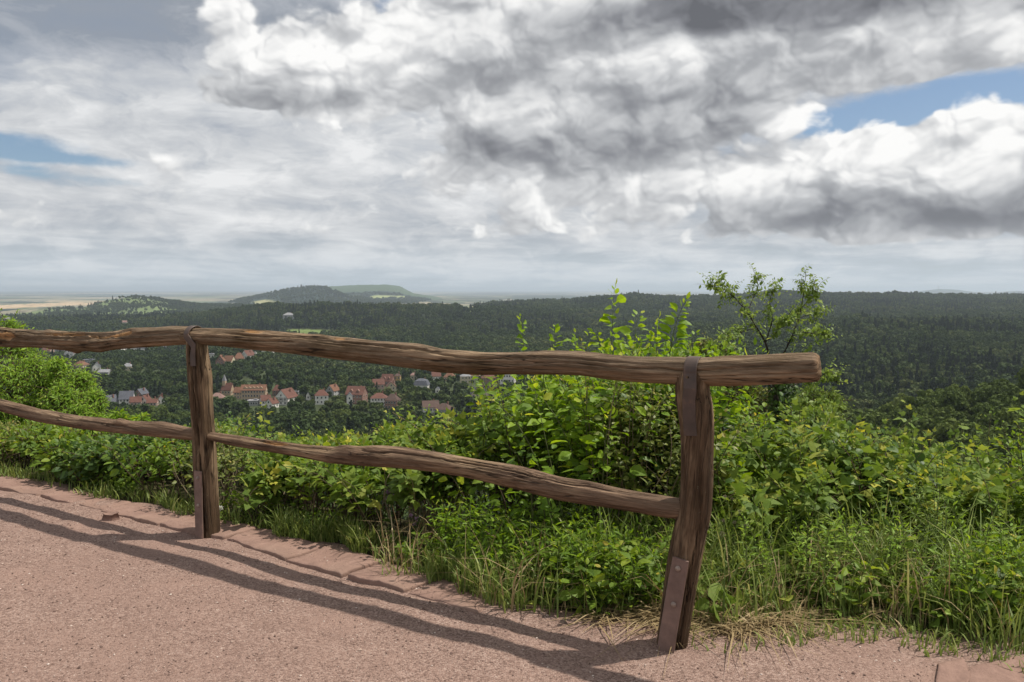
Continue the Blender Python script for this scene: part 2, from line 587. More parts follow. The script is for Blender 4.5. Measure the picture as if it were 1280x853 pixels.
def photo(X, Y, Z):
    """Photo pixel of a point."""
    X, Y, Z = np.asarray(X, float), np.asarray(Y, float), np.asarray(Z, float) - CAMZ
    c, s = math.cos(PITCH), math.sin(PITCH)
    d = np.maximum(Y * c - Z * s, 1e-3)
    return 640 + F * X / d, 426.5 - F * (Y * s + Z * c) / d


def hit(px, py, Y0=200, Y1=9000):
    """Where the line of sight through a photo pixel meets the terrain."""
    d = ray(px, py)
    Y = np.geomspace(Y0, Y1, 4000)
    z = CAMZ + d[2] * Y
    k = np.nonzero(ter(d[0] * Y, Y) > z)[0]
    Yh = Y[k[0]] if len(k) else Y1
    return np.array([d[0] * Yh, Yh, float(ter(d[0] * Yh, Yh))])


def inpoly(x, y, poly):
    r = np.zeros(np.shape(x), bool)
    for (x0, y0), (x1, y1) in zip(poly, poly[1:] + poly[:1]):
        c = ((y0 > y) != (y1 > y)) & (x < (x1 - x0) * (y - y0) / (y1 - y0 + 1e-12) + x0)
        r ^= c
    return r


PXG, PYG = photo(XG, YG, ZG)
FRONT = np.abs(AA) < 1.0
# the land's cover: 0 bare ground under woods, then meadow, ripe field, far woods, stubble
COLR = np.zeros(AA.shape + (3,))
COLR[:] = (.030, .040, .016)
COLR[(RG < 60)] = (.055, .05, .025)
fardist = RG > 3900
jx, jy = XG + 160 * fbm(XG / 900, YG / 900, seed=8), YG + 220 * fbm(XG / 900, YG / 900, seed=9)
sc = 1.0 + (RG > 9000) * 1.2 + (RG > 18000) * 2
cell = hash3(np.floor(jx / (420 * sc)), np.floor(jy / (520 * sc)), 0 * jx, 4)
fieldc = np.select([cell < .34, cell < .5, cell < .68, cell < .8], [0, 1, 2, 3], 4)
pal = np.array([(.25, .215, .14), (.12, .14, .07), (.075, .10, .05), (.20, .185, .125), (.022, .033, .02)])
mosaic = pal[fieldc]
wood = fbm(jx / 1500, jy / 2200, seed=21) > 0.25
mosaic[wood] = (.025, .035, .02)
COLR[fardist] = mosaic[fardist]
blue_hills = FRONT & (RG > 4700) & (RG < 9900) & (PXG > 270) & (PXG < 680) & (ZG > -84)
COLR[blue_hills] = (.020, .036, .024)
COLR[blue_hills & (RG > 7300)] = (.055, .085, .04)
COLR[FRONT & (RG > 13500) & (RG < 19000) & (PXG > 1100)] = (.03, .045, .03)
COLR[FRONT & (RG > 4000) & (PXG > 640) & (PXG < 1000) & (RG < 14000)] = (.028, .042, .022)
COLR[FRONT & fardist & inpoly(PXG, PYG, [(-60, 390), (60, 383), (150, 380.5), (150, 378.5), (85, 378), (-60, 384)])] = (.44, .32, .19)
COLR[FRONT & fardist & inpoly(PXG, PYG, [(55, 377.6), (140, 378), (130, 376), (60, 375.6)])] = (.34, .27, .165)
COLR[FRONT & (RG > 4700) & inpoly(PXG, PYG, [(462, 371), (470, 369), (512, 370.3), (505, 373), (466, 374)])] = (.26, .29, .12)
COLR[FRONT & (RG > 4700) & inpoly(PXG, PYG, [(430, 370.5), (447, 369), (452, 371), (432, 372)])] = (.26, .29, .12)
COLR[FRONT & (RG > 3600) & inpoly(PXG, PYG, [(316, 377), (333, 374.5), (352, 378), (338, 381), (318, 380)])] = (.30, .29, .14)
COLR[FRONT & (RG > 3600) & inpoly(PXG, PYG, [(575, 385), (600, 381.5), (608, 384), (598, 389), (577, 389)])] = (.30, .29, .14)
MEADOWS = [[(340, 418), (366, 411.5), (400, 412), (420, 416), (432, 421), (380, 422)], [(575, 390), (578, 385), (608, 383), (608, 388)],
           [(312, 380), (318, 375), (340, 374), (354, 378), (345, 382)]]
mead = np.zeros(AA.shape, bool)
for p in MEADOWS: mead |= inpoly(PXG, PYG, p)
mead &= FRONT & (RG > 1000) & (RG < 3900)
COLR[mead] = (.12, .16, .05)
COLR[FRONT & (RG > 3150) & (RG < 3900) & (PXG < 300)] = (.125, .165, .062)
town = FRONT & (RG > 560) & (RG < 1150) & (PXG < 680)
COLR[town] = (.05, .065, .028)

n0, n1 = AA.shape
idx = np.arange(n0 * n1).reshape(n0, n1)
q = np.stack([idx[:-1, :-1], idx[:-1, 1:], idx[1:, 1:], idx[1:, :-1]], -1).reshape(-1, 4)
mt, t, out = material('land')
c = attr(t, 'cover', 0)
tc_ = t.node('ShaderNodeTexCoord').outputs['Object']
nz = t.noise(tc_, 0.02, 8, 0.62)
nz2 = t.noise(tc_, 0.5, 5, 0.6)
v = t.node('ShaderNodeHueSaturation')
t.put(v.inputs['Color'], c)
t.put(v.inputs['Value'], t.m('MULTIPLY', t.step(nz, .25, .75, .7, 1.35), t.step(nz2, .25, .75, .75, 1.25)))
principled(t, out, v.outputs[0], 0.95, 0.1, bump(t, nz2, .6, .3))
me = make_mesh('terrain', np.stack([XG, YG, ZG], -1).reshape(-1, 3), q, np.full(len(q), 4), smooth=True,
               attrs={'cover': ('FLOAT_COLOR', np.concatenate([COLR.reshape(-1, 3), np.ones((n0 * n1, 1))], 1))}, mats=[mt])
tag(link('terrain', me), kind='structure')

# ------------------------------------------------------------------ trees
M_TRUNK = plain('trunk_bark', (.10, .08, .06), .9, .4, 2.0)


def crown_mat(name, stops, trans=.18):
    m, t, out = material(name)
    oi = t.node('ShaderNodeObjectInfo')
    pn = t.step(t.noise(oi.outputs['Location'], .006, 4, .6), .32, .68)
    v = t.m('ADD', t.m('MULTIPLY_ADD', oi.outputs['Random'], .40, t.m('MULTIPLY', attr(t, 'tint'), .18)), t.m('MULTIPLY', pn, .46))
    c = t.ramp(v, stops)
    b = principled(t, None, c, .75, .15)
    tr = t.node('ShaderNodeBsdfTranslucent')
    t.put(tr.inputs[0], c)
    mx = t.node('ShaderNodeMixShader')
    mx.inputs[0].default_value = trans
    t.put(mx.inputs[1], b.outputs[0])
    t.put(mx.inputs[2], tr.outputs[0])
    t.put(out.inputs[0], mx.outputs[0])
    return m


M_BROAD = crown_mat('broadleaf_crown', [(0, (.024, .040, .013)), (.35, (.040, .066, .018)), (.7, (.064, .092, .023)), (1, (.125, .135, .045))])
M_SUNLIT = crown_mat('sunlit_broadleaf_crown', [(0, (.055, .080, .020)), (.35, (.092, .130, .028)), (.7, (.130, .168, .038)), (1, (.19, .21, .06))], .25)  # lighter copy of the broadleaf crown, sunlight painted into its colour
M_CONE = crown_mat('conifer_crown', [(0, (.013, .024, .012)), (.6, (.022, .036, .018)), (1, (.036, .052, .025))])
M_RED = crown_mat('copper_crown', [(0, (.035, .016, .014)), (1, (.06, .028, .022))])


def clump_quads(C, N, size, r):
    """Bent leafy quads at points C facing N."""
    n = len(C)
    a = norm(np.cross(N, r.normal(size=(n, 3))))
    b = np.cross(N, a)
    s = size * r.uniform(.6, 1.35, n)
    u = np.array([(-1, -.7), (.1, -1), (1, -.2), (.6, .9), (-.5, .8)])
    jit = r.uniform(.65, 1.25, (n, 5, 1))
    V = C[:, None] + jit * s[:, None, None] * (u[None, :, 0:1] * a[:, None] + u[None, :, 1:2] * b[:, None]) + (r.uniform(-.35, .35, (n, 5)) * s[:, None])[..., None] * N[:, None]
    return V.reshape(-1, 3), np.arange(n * 5), np.full(n, 5)


def crown_parts(seed, kind, n, size):
    """Points and facing of the leaf clumps of a tree about 10 m tall."""
    r = np.random.default_rng(seed)
    if kind == 'cone':
        h = r.uniform(.1, 1, n) ** .8
        ang = r.uniform(0, 2 * math.pi, n)
        tier = (h * 9) % 1.0
        rad = (1 - h) * 2.5 * (.55 + .45 * (1 - tier)) + .15
        rad = rad * r.uniform(.55, 1.0, n)
        C = np.stack([rad * np.cos(ang), rad * np.sin(ang), .9 + h * 10.3], -1)
        N = norm(np.stack([np.cos(ang), np.sin(ang), np.full(n, .75)], -1) + r.normal(scale=.45, size=(n, 3)))
        return C, N, r
    nl = {'round': 11, 'tall': 9, 'wide': 13}[kind]
    R = {'round': (3.3, 3.6), 'tall': (2.5, 4.2), 'wide': (4.4, 3.0)}[kind]
    L = norm(r.normal(size=(nl, 3))) * r.uniform(.35, .85, (nl, 1)) * np.array([R[0], R[0], R[1]])
    L[:, 2] = L[:, 2] * .9
    lr = r.uniform(.34, .56, nl) * R[0]
    k = r.integers(0, nl, n)
    D = norm(r.normal(size=(n, 3)) + np.array([0, 0, .25]))
    C = L[k] + D * (lr[k] * r.uniform(.72, 1.05, n))[:, None]
    C[:, 2] += 10 - R[1] - .9
    C[:, 2] = np.maximum(C[:, 2], 1.6)
    return C, norm(D + r.normal(scale=.5, size=(n, 3))), r


def tree_mesh(name, seed, kind, n, size, mat, with_trunk=True):
    C, N, r = crown_parts(seed, kind, n, size)
    V, L, T = clump_quads(C, N, size, r)
    mi = np.zeros(len(T), int)
    tint = np.repeat(r.uniform(0, 1, n), 5)
    if with_trunk:
        b = MB()
        b.tubes([(0, 0, -1.5), (.1, 0, 1.5), (0, .1, 4), (.1, .1, 6.5)], [.3, .24, .18, .08], 6)
        v2, l2, t2, _ = b.arrays()
        L = np.concatenate([L, l2 + len(V)])
        V = np.concatenate([V, v2])
        mi = np.concatenate([mi, np.ones(len(t2), int)])
        T = np.concatenate([T, t2])
        tint = np.concatenate([tint, np.zeros(len(v2))])
    return make_mesh(name, V, L, T, mi, attrs={'tint': ('FLOAT', tint)}, mats=[mat, M_TRUNK])


def unlinked(name, me):
    return bpy.data.objects.new(name, me)


PROTO = [unlinked('wood_tree', tree_mesh('wood_tree', 40 + i, k, n, s, m)) for i, (k, n, s, m) in enumerate((
    ('round', 420, .80, M_BROAD), ('round', 420, .8, M_BROAD), ('tall', 380, .78, M_BROAD), ('wide', 480, .85, M_BROAD),
    ('cone', 330, .62, M_CONE), ('cone', 330, .6, M_CONE)))]


def scatter(name, P, scl, rot, pick, protos):
    """One stuff object: trees of a far wood set on the points P."""
    me = bpy.data.meshes.new(name)
    me.vertices.add(len(P))
    me.vertices.foreach_set('co', np.ascontiguousarray(P, np.float32).ravel())
    for k, typ, key, a in (('scl', 'FLOAT_VECTOR', 'vector', scl), ('rot', 'FLOAT', 'value', rot), ('pick', 'INT', 'value', pick)):
        at_ = me.attributes.new(k, typ, 'POINT')
        at_.data.foreach_set(key, np.ascontiguousarray(a, np.int32 if typ == 'INT' else np.float32).ravel())
    o = link(name, me)
    g = bpy.data.node_groups.new(name, 'GeometryNodeTree')
    g.interface.new_socket('Geometry', in_out='INPUT', socket_type='NodeSocketGeometry')
    g.interface.new_socket('Geometry', in_out='OUTPUT', socket_type='NodeSocketGeometry')
    gi, go = g.nodes.new('NodeGroupInput'), g.nodes.new('NodeGroupOutput')
    ins = g.nodes.new('GeometryNodeInstanceOnPoints')
    jn = g.nodes.new('GeometryNodeJoinGeometry')
    for p in reversed(protos):
        oi = g.nodes.new('GeometryNodeObjectInfo')
        oi.inputs['Object'].default_value = p
        oi.inputs['As Instance'].default_value = True
        g.links.new(oi.outputs['Geometry'], jn.inputs[0])

    def named(k, typ):
        n = g.nodes.new('GeometryNodeInputNamedAttribute')
        n.data_type = typ
        n.inputs['Name'].default_value = k
        return n.outputs[0]
    cx = g.nodes.new('ShaderNodeCombineXYZ')
    g.links.new(named('rot', 'FLOAT'), cx.inputs[2])
    g.links.new(gi.outputs[0], ins.inputs['Points'])
    g.links.new(jn.outputs[0], ins.inputs['Instance'])
    ins.inputs['Pick Instance'].default_value = True
    g.links.new(named('pick', 'INT'), ins.inputs['Instance Index'])
    g.links.new(cx.outputs[0], ins.inputs['Rotation'])
    g.links.new(named('scl', 'FLOAT_VECTOR'), ins.inputs['Scale'])
    g.links.new(ins.outputs[0], go.inputs[0])
    md = o.modifiers.new('trees', 'NODES')
    md.node_group = g
    return o


# ------------------------------------------------------------------ the town in the valley
WALLS = {k: plain('render_' + k, c, .85, .12, .5) for k, c in dict(white=(.70, .68, .64), cream=(.52, .45, .32), grey=(.36, .36, .36), tan=(.42, .31, .21),
         brick=(.24, .14, .11), pink=(.45, .32, .27), ochre=(.50, .36, .16)).items()}


def roof_mat(name, color):
    m, t, out = material(name)
    co = objco(t)
    n = t.noise(co, .6, 5, .65)
    wv = t.node('ShaderNodeTexWave', bands_direction='Z')
    t.put(wv.inputs[0], co)
    wv.inputs['Scale'].default_value = 1.6
    f = t.m('MULTIPLY_ADD', wv.outputs[1], .25, t.m('MULTIPLY', n, .75))
    c = t.mix(t.step(f, .25, .75), tuple(x * .65 for x in color), tuple(min(1, x * 1.25) for x in color))
    principled(t, out, c, .8, .2, bump(t, f, .5, .1))
    return m


ROOFS = {k: roof_mat('tiles_' + k, c) for k, c in dict(red=(.135, .062, .046), orange=(.175, .088, .055), brown=(.10, .064, .052), slate=(.10, .105, .125), grey=(.24, .24, .25), pink=(.23, .145, .125)).items()}
M_PANE = plain('house_pane', (.035, .04, .05), .15, .2, 1, .5)
M_FRAME = plain('house_frame', (.55, .53, .5), .6, .1, 1)
M_CHIM = plain('chimney_brick', (.25, .13, .1), .9, .2, 2)
M_TIMBER = plain('dark_timber', (.06, .04, .03), .8, .2, 2)
win_mb = MB(); win_mb.box((0, 0, 0), (1.25, .16, 1.75))
pane_mb = MB(); pane_mb.box((0, -.09, 0), (.98, .05, 1.45))
WIN_ME = make_mesh('window', *win_mb.arrays()[:3], mats=[M_FRAME])
PANE_ME = make_mesh('pane', *pane_mb.arrays()[:3], mats=[M_PANE])
HOUSES = []                                            # footprint data used to keep gardens open


def house(px, py, wpx, hpx, rpx, yaw, roof, wall, tile, wins, label, name='house', cat='house', deep=.85, spire=None, gables=0, timber=False):
    """wpx wide, walls hpx and roof rpx tall in photo pixels, at the distance where its foot meets the ground."""
    P = hit(px, py)
    m = P[1] / F
    w, h, rh = wpx * m, hpx * m, rpx * m
    d = w * deep if roof != 'gable' else w * 1.2
    root = empty(name, P, label, cat, 'houses in the valley town' if cat == 'house' else None, math.radians(yaw))
    HOUSES.append((px, py, wpx, hpx + rpx, P[1]))
    b = MB()
    x, y = w / 2, d / 2
    g = -3.0
    if roof == 'gable':                                # gable towards the viewer, ridge runs back
        V = [(-x, -y, g), (x, -y, g), (x, y, g), (-x, y, g), (-x, -y, h), (x, -y, h), (x, y, h), (-x, y, h), (0, -y, h + rh * .97), (0, y, h + rh * .97)]
        b.add(V, [(0, 1, 5, 8, 4), (2, 3, 7, 9, 6), (1, 2, 6, 5), (3, 0, 4, 7)])
    elif roof == 'ridge':                              # ridge runs across the view
        V = [(-x, -y, g), (x, -y, g), (x, y, g), (-x, y, g), (-x, -y, h), (x, -y, h), (x, y, h), (-x, y, h), (-x, 0, h + rh * .97), (x, 0, h + rh * .97)]
        b.add(V, [(0, 1, 5, 4), (2, 3, 7, 6), (1, 2, 6, 9, 5), (3, 0, 4, 8, 7)])
    else:
        b.box((0, 0, (g + h) / 2), (w, d, h - g))
    b.build('wall', WALLS[wall], root)
    r = MB()
    o, tk = .35 * min(1, w / 12) + .15, .25
    X, Y = x + o, y + o

    def slab(a, bb, c_, d_):
        top = np.array([a, bb, c_, d_], float)
        bot = top - np.array([0, 0, tk])
        r.add(np.concatenate([top, bot]), [(0, 1, 2, 3), (7, 6, 5, 4), (0, 4, 5, 1), (1, 5, 6, 2), (2, 6, 7, 3), (3, 7, 4, 0)])
    z0, z1 = h - o * rh / max(x if roof == 'gable' else y, .1) + tk, h + rh + tk
    if roof == 'gable':
        slab((-X, -Y, z0), (0, -Y, z1), (0, Y, z1), (-X, Y, z0))
        slab((0, -Y, z1), (X, -Y, z0), (X, Y, z0), (0, Y, z1))
    elif roof == 'ridge':
        slab((-X, -Y, z0), (X, -Y, z0), (X, 0, z1), (-X, 0, z1))
        slab((-X, 0, z1), (X, 0, z1), (X, Y, z0), (-X, Y, z0))
    elif roof == 'hip':
        k = max(X - Y * .85, X * .25)
        r.add([(-X, -Y, h), (X, -Y, h), (X, Y, h), (-X, Y, h), (-k, 0, h + rh), (k, 0, h + rh)],
              [(0, 1, 5, 4), (1, 2, 5), (2, 3, 4, 5), (3, 0, 4), (3, 2, 1, 0)])
    elif roof == 'mansard':
        k = .72
        r.add([(-X, -Y, h), (X, -Y, h), (X, Y, h), (-X, Y, h), (-X * k, -Y * k, h + rh * .7), (X * k, -Y * k, h + rh * .7), (X * k, Y * k, h + rh * .7), (-X * k, Y * k, h + rh * .7), (-X * .3, 0, h + rh), (X * .3, 0, h + rh)],
              [(0, 1, 5, 4), (1, 2, 6, 5), (2, 3, 7, 6), (3, 0, 4, 7), (4, 5, 9, 8), (5, 6, 9), (6, 7, 8, 9), (7, 4, 8), (3, 2, 1, 0)])
    else:
        r.box((0, 0, h + .25), (w + .5, d + .5, .5))
        r.box((w * .2, 0, h + .9), (w * .3, d * .4, .9))
    ro = r.build('roof', ROOFS[tile], root)
    if roof not in ('flat',) and wpx > 7:
        c = MB()
        cz = h + rh * .62
        c.box((w * .22, d * .12, cz + 1.1), (.9, .8, 2.6))
        c.box((w * .22, d * .12, cz + 2.45), (1.1, 1.0, .2))
        c.build('chimney', M_CHIM, ro)
    if gables:                                         # dormers on the front slope
        for i in range(gables):
            gx = (i + .5) / gables * w * .8 - w * .4
            dm = MB()
            gw, gh = min(w * .10, 1.6), rh * .42
            yb, yf = -y * .25, -y * .82
            dm.add([(gx - gw, yf, h + rh * .1), (gx + gw, yf, h + rh * .1), (gx + gw, yf, h + gh), (gx - gw, yf, h + gh), (gx, yf, h + gh * 1.6),
                    (gx - gw, yb, h + rh * .1), (gx + gw, yb, h + rh * .1), (gx + gw, yb, h + gh), (gx - gw, yb, h + gh), (gx, yb, h + gh * 1.6)],
                   [(0, 1, 2, 4, 3), (1, 6, 7, 2), (5, 0, 3, 8), (2, 7, 9, 4), (3, 4, 9, 8)])
            dm.build('dormer', WALLS[wall], ro)
    if timber:
        tb = MB()
        for zz in (.45, .72, .98): tb.box((0, -y - .06, h * zz), (w, .1, .28))
        for k in range(6): tb.box((-x + .2 + k * (w - .4) / 5, -y - .06, h * .73), (.25, .1, h * .5))
        tb.build('timber_frame', M_TIMBER, root)
    if spire:
        sb = MB()
        sx = spire
        sb.box((sx * w, 0, (h + rh) * .6), (w * .3, w * .3, (h + rh) * 1.2))
        sb.build('tower', WALLS[wall], root)
        s2 = MB()
        q_ = w * .17
        zt = (h + rh) * 1.2
        s2.add([(sx * w - q_, -q_, zt), (sx * w + q_, -q_, zt), (sx * w + q_, q_, zt), (sx * w - q_, q_, zt), (sx * w, 0, zt + 8.5 * m)], [(0, 1, 4), (1, 2, 4), (2, 3, 4), (3, 0, 4), (3, 2, 1, 0)])
        s2.build('spire', ROOFS['grey'], root)
    nx, nz = wins

    def window(x_, y_, z_, rz):
        f = link('window', WIN_ME, root, (x_, y_, z_))
        f.rotation_euler = (0, 0, rz)
        s_ = min(1.0, w / nx * .62 / 1.25)
        f.scale = (s_, 1, min(1.0, h / nz * .6 / 1.75))
        link('pane', PANE_ME, f)
    for i in range(nx):
        for j in range(nz):
            window((i + .5) / nx * w * .92 - w * .46, -y - .05, (j + .55) / nz * h, 0)
    if wpx > 9:
        for s_ in (-1, 1):
            if s_ * P[0] < 0 or abs(yaw) > 15:
                for j in range(nz):
                    for i in range(2): window(s_ * (x + .05), (i - .5) * d * .45, (j + .55) / nz * h, s_ * math.pi / 2)
    if roof == 'gable' and wpx > 9: window(0, -y - .05, h + rh * .3, 0)
    return root


H = house
H(62, 444, 14, 6, 5, -20, 'ridge', 'pink', 'red', (3, 1), 'small pinkish house half hidden under the left end of the top rail')
H(76, 443, 11, 7, 4, 10, 'hip', 'grey', 'pink', (2, 2), 'grey house with pale roof just below the rotten left rail, second from the frame edge')
H(88, 450, 11, 9, 6, 15, 'gable', 'white', 'red', (2, 2), 'white gabled house with red roof between the bright left trees and the rotten rail')
H(47, 466, 15, 7, 5, -10, 'hip', 'brick', 'brown', (3, 1), 'dark reddish house peeping through the bright leafy trees at the far left')
H(102, 466, 14, 10, 5, -15, 'hip', 'cream', 'orange', (3, 2), 'cream house with dull orange roof beside the crown of the bright left tree')
H(111, 456, 13, 6, 2, 12, 'flat', 'grey', 'slate', (4, 1), 'dark flat-roofed block behind the cream house near the bright left tree')
H(121, 465, 9, 7, 5, 25, 'gable', 'white', 'slate', (2, 1), 'small white gabled house right of the bright left tree crown')
H(131, 469, 13, 4, 3, 5, 'ridge', 'grey', 'grey', (3, 1), 'low pale grey house under the white gable near the left trees')
H(150, 442, 12, 7, 4, -12, 'hip', 'white', 'grey', (3, 2), 'white house showing just below the belly of the rotten rail')
H(168, 440, 11, 6, 4, 18, 'gable', 'white', 'pink', (2, 1), 'white gabled house under the rotten rail, left one of a close pair')
H(179, 441, 11, 6, 4, -8, 'ridge', 'white', 'slate', (3, 1), 'white house under the rotten rail, right one of a close pair')
H(160, 463, 11, 5, 4, 10, 'hip', 'cream', 'grey', (3, 1), 'small lone cream house among dark trees left of the split post')
H(207, 437, 10, 4, 3, 0, 'ridge', 'white', 'grey', (2, 1), 'pale low house close under the rail just left of the split post')
H(139, 508, 11, 6, 8, -25, 'gable', 'grey', 'slate', (2, 1), 'grey slate-roofed house at the edge of the bright left tree')
H(159, 507, 16, 9, 9, 14, 'ridge', 'white', 'slate', (4, 2), 'large house with steep grey slate roof and white walls left of red roofs')
H(177, 498, 11, 6, 6, -15, 'gable', 'brick', 'slate', (2, 2), 'brick house with slate roof at the back of the slate and red roof cluster')
H(170, 508, 13, 6, 6, 20, 'ridge', 'pink', 'red', (3, 1), 'red-roofed pink house in front of the slate roof cluster')
H(182, 506, 10, 6, 6, -5, 'gable', 'white', 'red', (2, 1), 'white gable with red roof at the right of the slate roof cluster')
H(191, 507, 12, 4, 4, 8, 'ridge', 'pink', 'red', (3, 1), 'long low red roof between two white gables left of the split post')
H(201, 504, 8, 5, 5, 25, 'gable', 'white', 'red', (2, 1), 'smallest white gable with red roof, nearest the split post')
H(263, 448, 10, 5, 3, 12, 'flat', 'white', 'grey', (3, 1), 'small flat white house just right of the split post')
H(276, 461, 10, 10, 7, 10, 'gable', 'brick', 'orange', (2, 2), 'tall brick house with orange gable at the left of the hillside row')
H(287, 456, 12, 5, 6, -15, 'ridge', 'cream', 'orange', (3, 1), 'cream house with long orange roof, second in the hillside row')
H(299, 454, 12, 6, 7, 20, 'hip', 'tan', 'orange', (3, 1), 'tan house with orange hipped roof, third in the hillside row')
H(310, 449, 11, 5, 6, -25, 'gable', 'white', 'red', (2, 1), 'white house with red gable at the right of the hillside row')
H(318, 448, 5, 7, 2, 0, 'flat', 'white', 'grey', (1, 2), 'narrow white block at the right end of the hillside row')
H(334, 443, 16, 5, 5, 5, 'hip', 'white', 'red', (5, 1), 'long white house with red hipped roof standing alone just under the rail')
H(350, 440, 9, 3, 4, -10, 'ridge', 'cream', 'red', (2, 1), 'little red roof just under the rail beside the long white house')
H(272, 501, 16, 4, 6, 8, 'hip', 'pink', 'pink', (3, 1), 'low house with pale pink hipped roof right beside the split post')
H(285, 494, 13, 7, 8, -12, 'ridge', 'tan', 'red', (3, 1), 'red-roofed church with a slim grey spire', 'church', 'church', .7, spire=-.35)
H(318, 502, 30, 15, 6, 4, 'ridge', 'tan', 'orange', (8, 3), 'big long tan building with orange roof and dormers, largest in town', 'hall_building', 'building', .4, gables=5)
H(300, 498, 12, 8, 6, -6, 'ridge', 'tan', 'orange', (3, 2), 'tan wing with orange roof joined to the left of the big long building')
H(317, 507, 13, 6, 2, 5, 'flat', 'grey', 'grey', (4, 1), 'pale flat-roofed house in front of the big tan building')
H(332, 506, 12, 6, 6, 28, 'ridge', 'white', 'red', (3, 1), 'red-roofed white house in front of the right end of the big tan building')
H(340, 510, 11, 6, 6, -20, 'gable', 'white', 'red', (2, 1), 'white gabled house left of the half-timbered house')
H(347, 494, 11, 6, 7, 6, 'hip', 'brick', 'red', (2, 2), 'brick house with red hipped roof behind the half-timbered house')
H(358, 505, 19, 9, 10, -18, 'gable', 'white', 'red', (3, 2), 'half-timbered white house with steep red gable', timber=True)
H(386, 500, 5, 6, 4, 0, 'gable', 'white', 'grey', (1, 1), 'tiny white gable alone right of the half-timbered house')
H(369, 493, 10, 3, 1, 5, 'flat', 'white', 'grey', (3, 1), 'low flat white house behind the half-timbered house')
H(402, 505, 16, 11, 7, 14, 'hip', 'white', 'red', (3, 2), 'white villa with red hipped roof next to a grey-walled orange roof')
H(416, 496, 12, 8, 7, -20, 'gable', 'grey', 'orange', (2, 2), 'grey house with bright orange gable roof above the white villa')
H(446, 504, 22, 12, 9, -10, 'ridge', 'brick', 'red', (5, 2), 'wide brick house with red roof and dormers left of the white block', gables=2)
H(437, 506, 7, 11, 4, 10, 'gable', 'white', 'slate', (1, 2), 'narrow white gable at the left end of the wide brick house')
H(474, 509, 20, 12, 6, 6, 'hip', 'white', 'red', (5, 3), 'clean white three-storey block with red hipped roof')
H(491, 511, 16, 11, 8, -14, 'hip', 'brick', 'brown', (4, 2), 'brick house with dull brown roof right of the white three-storey block')
H(473, 486, 14, 6, 6, 15, 'ridge', 'pink', 'red', (3, 1), 'pink house with red roof at the left of the roof cluster above the white block')
H(485, 482, 14, 6, 8, -12, 'ridge', 'brick', 'red', (3, 1), 'red-roofed brick house at the top of the roof cluster above the white block', gables=2)
H(489, 491, 12, 8, 6, 10, 'gable', 'cream', 'red', (2, 2), 'cream gabled house in front of the roof cluster above the white block')
H(497, 480, 8, 10, 3, 0, 'hip', 'ochre', 'brown', (2, 2), 'ochre tower house right of the red roof cluster')
H(527, 489, 18, 8, 8, -6, 'mansard', 'white', 'slate', (4, 1), 'white villa with dark slate mansard roof', gables=3)
H(517, 475, 8, 6, 3, 10, 'hip', 'cream', 'pink', (2, 1), 'cream house behind the slate mansard villa')
H(547, 493, 5, 7, 2, 0, 'gable', 'white', 'slate', (1, 1), 'tiny white cube house between mansard villa and twin-gabled villa')
H(538, 515, 20, 7, 7, 12, 'ridge', 'white', 'brown', (5, 1), 'left wing with low brown-red roof just above the leaves')
H(555, 518, 20, 7, 7, -18, 'hip', 'grey', 'brown', (4, 1), 'right wing with low brown-red hipped roof just above the leaves')
H(545, 475, 11, 5, 5, 15, 'ridge', 'white', 'red', (3, 1), 'white house with red roof under the rail, right of the cream house')
H(562, 476, 13, 5, 6, -8, 'hip', 'tan', 'orange', (3, 1), 'tan house with orange roof close under the middle of the top rail')
H(582, 479, 13, 9, 3, 10, 'hip', 'cream', 'grey', (3, 2), 'beige house with grey roof above the twin-gabled villa')
H(594, 474, 11, 5, 5, -12, 'ridge', 'cream', 'orange', (3, 1), 'cream house with orange roof behind the twin-gabled villa')
H(611, 485, 18, 13, 6, 8, 'hip', 'brick', 'red', (4, 3), 'tall red brick block left of the pale apartment block')
H(635, 484, 18, 17, 3, -8, 'flat', 'white', 'grey', (5, 3), 'pale grey and white apartment block under the rail beside the tall bush')
H(594, 503, 11, 11, 7, 8, 'gable', 'cream', 'slate', (2, 2), 'left half of the twin-gabled cream villa with slate roof')
H(609, 504, 15, 12, 8, 8, 'gable', 'cream', 'slate', (3, 2), 'right half of the twin-gabled cream villa, the larger gable')
H(361, 400, 13, 6, 3, 8, 'hip', 'grey', 'grey', (4, 2), 'grey stone manor standing among woods on the ridge above the town')
H(156, 405, 9, 2, 2, 0, 'ridge', 'white', 'pink', (2, 1), 'tiny pale building at the foot of the green round hill')
H(9, 402, 10, 3, 2, 0, 'ridge', 'grey', 'grey', (2, 1), 'small pale building beyond the left trees at the frame edge')

# ------------------------------------------------------------------ the woods
def wood_points(Y0, Y1, spacing, az0=-.98, az1=.98, seed=1):
    r = np.random.default_rng(seed)
    area = (az1 - az0) * (Y1 ** 2 - Y0 ** 2) / 2
    n = int(area / spacing ** 2)
    R = np.sqrt(r.uniform(Y0 ** 2, Y1 ** 2, n))
    a = r.uniform(az0, az1, n)
    return R * np.sin(a), R * np.cos(a), r


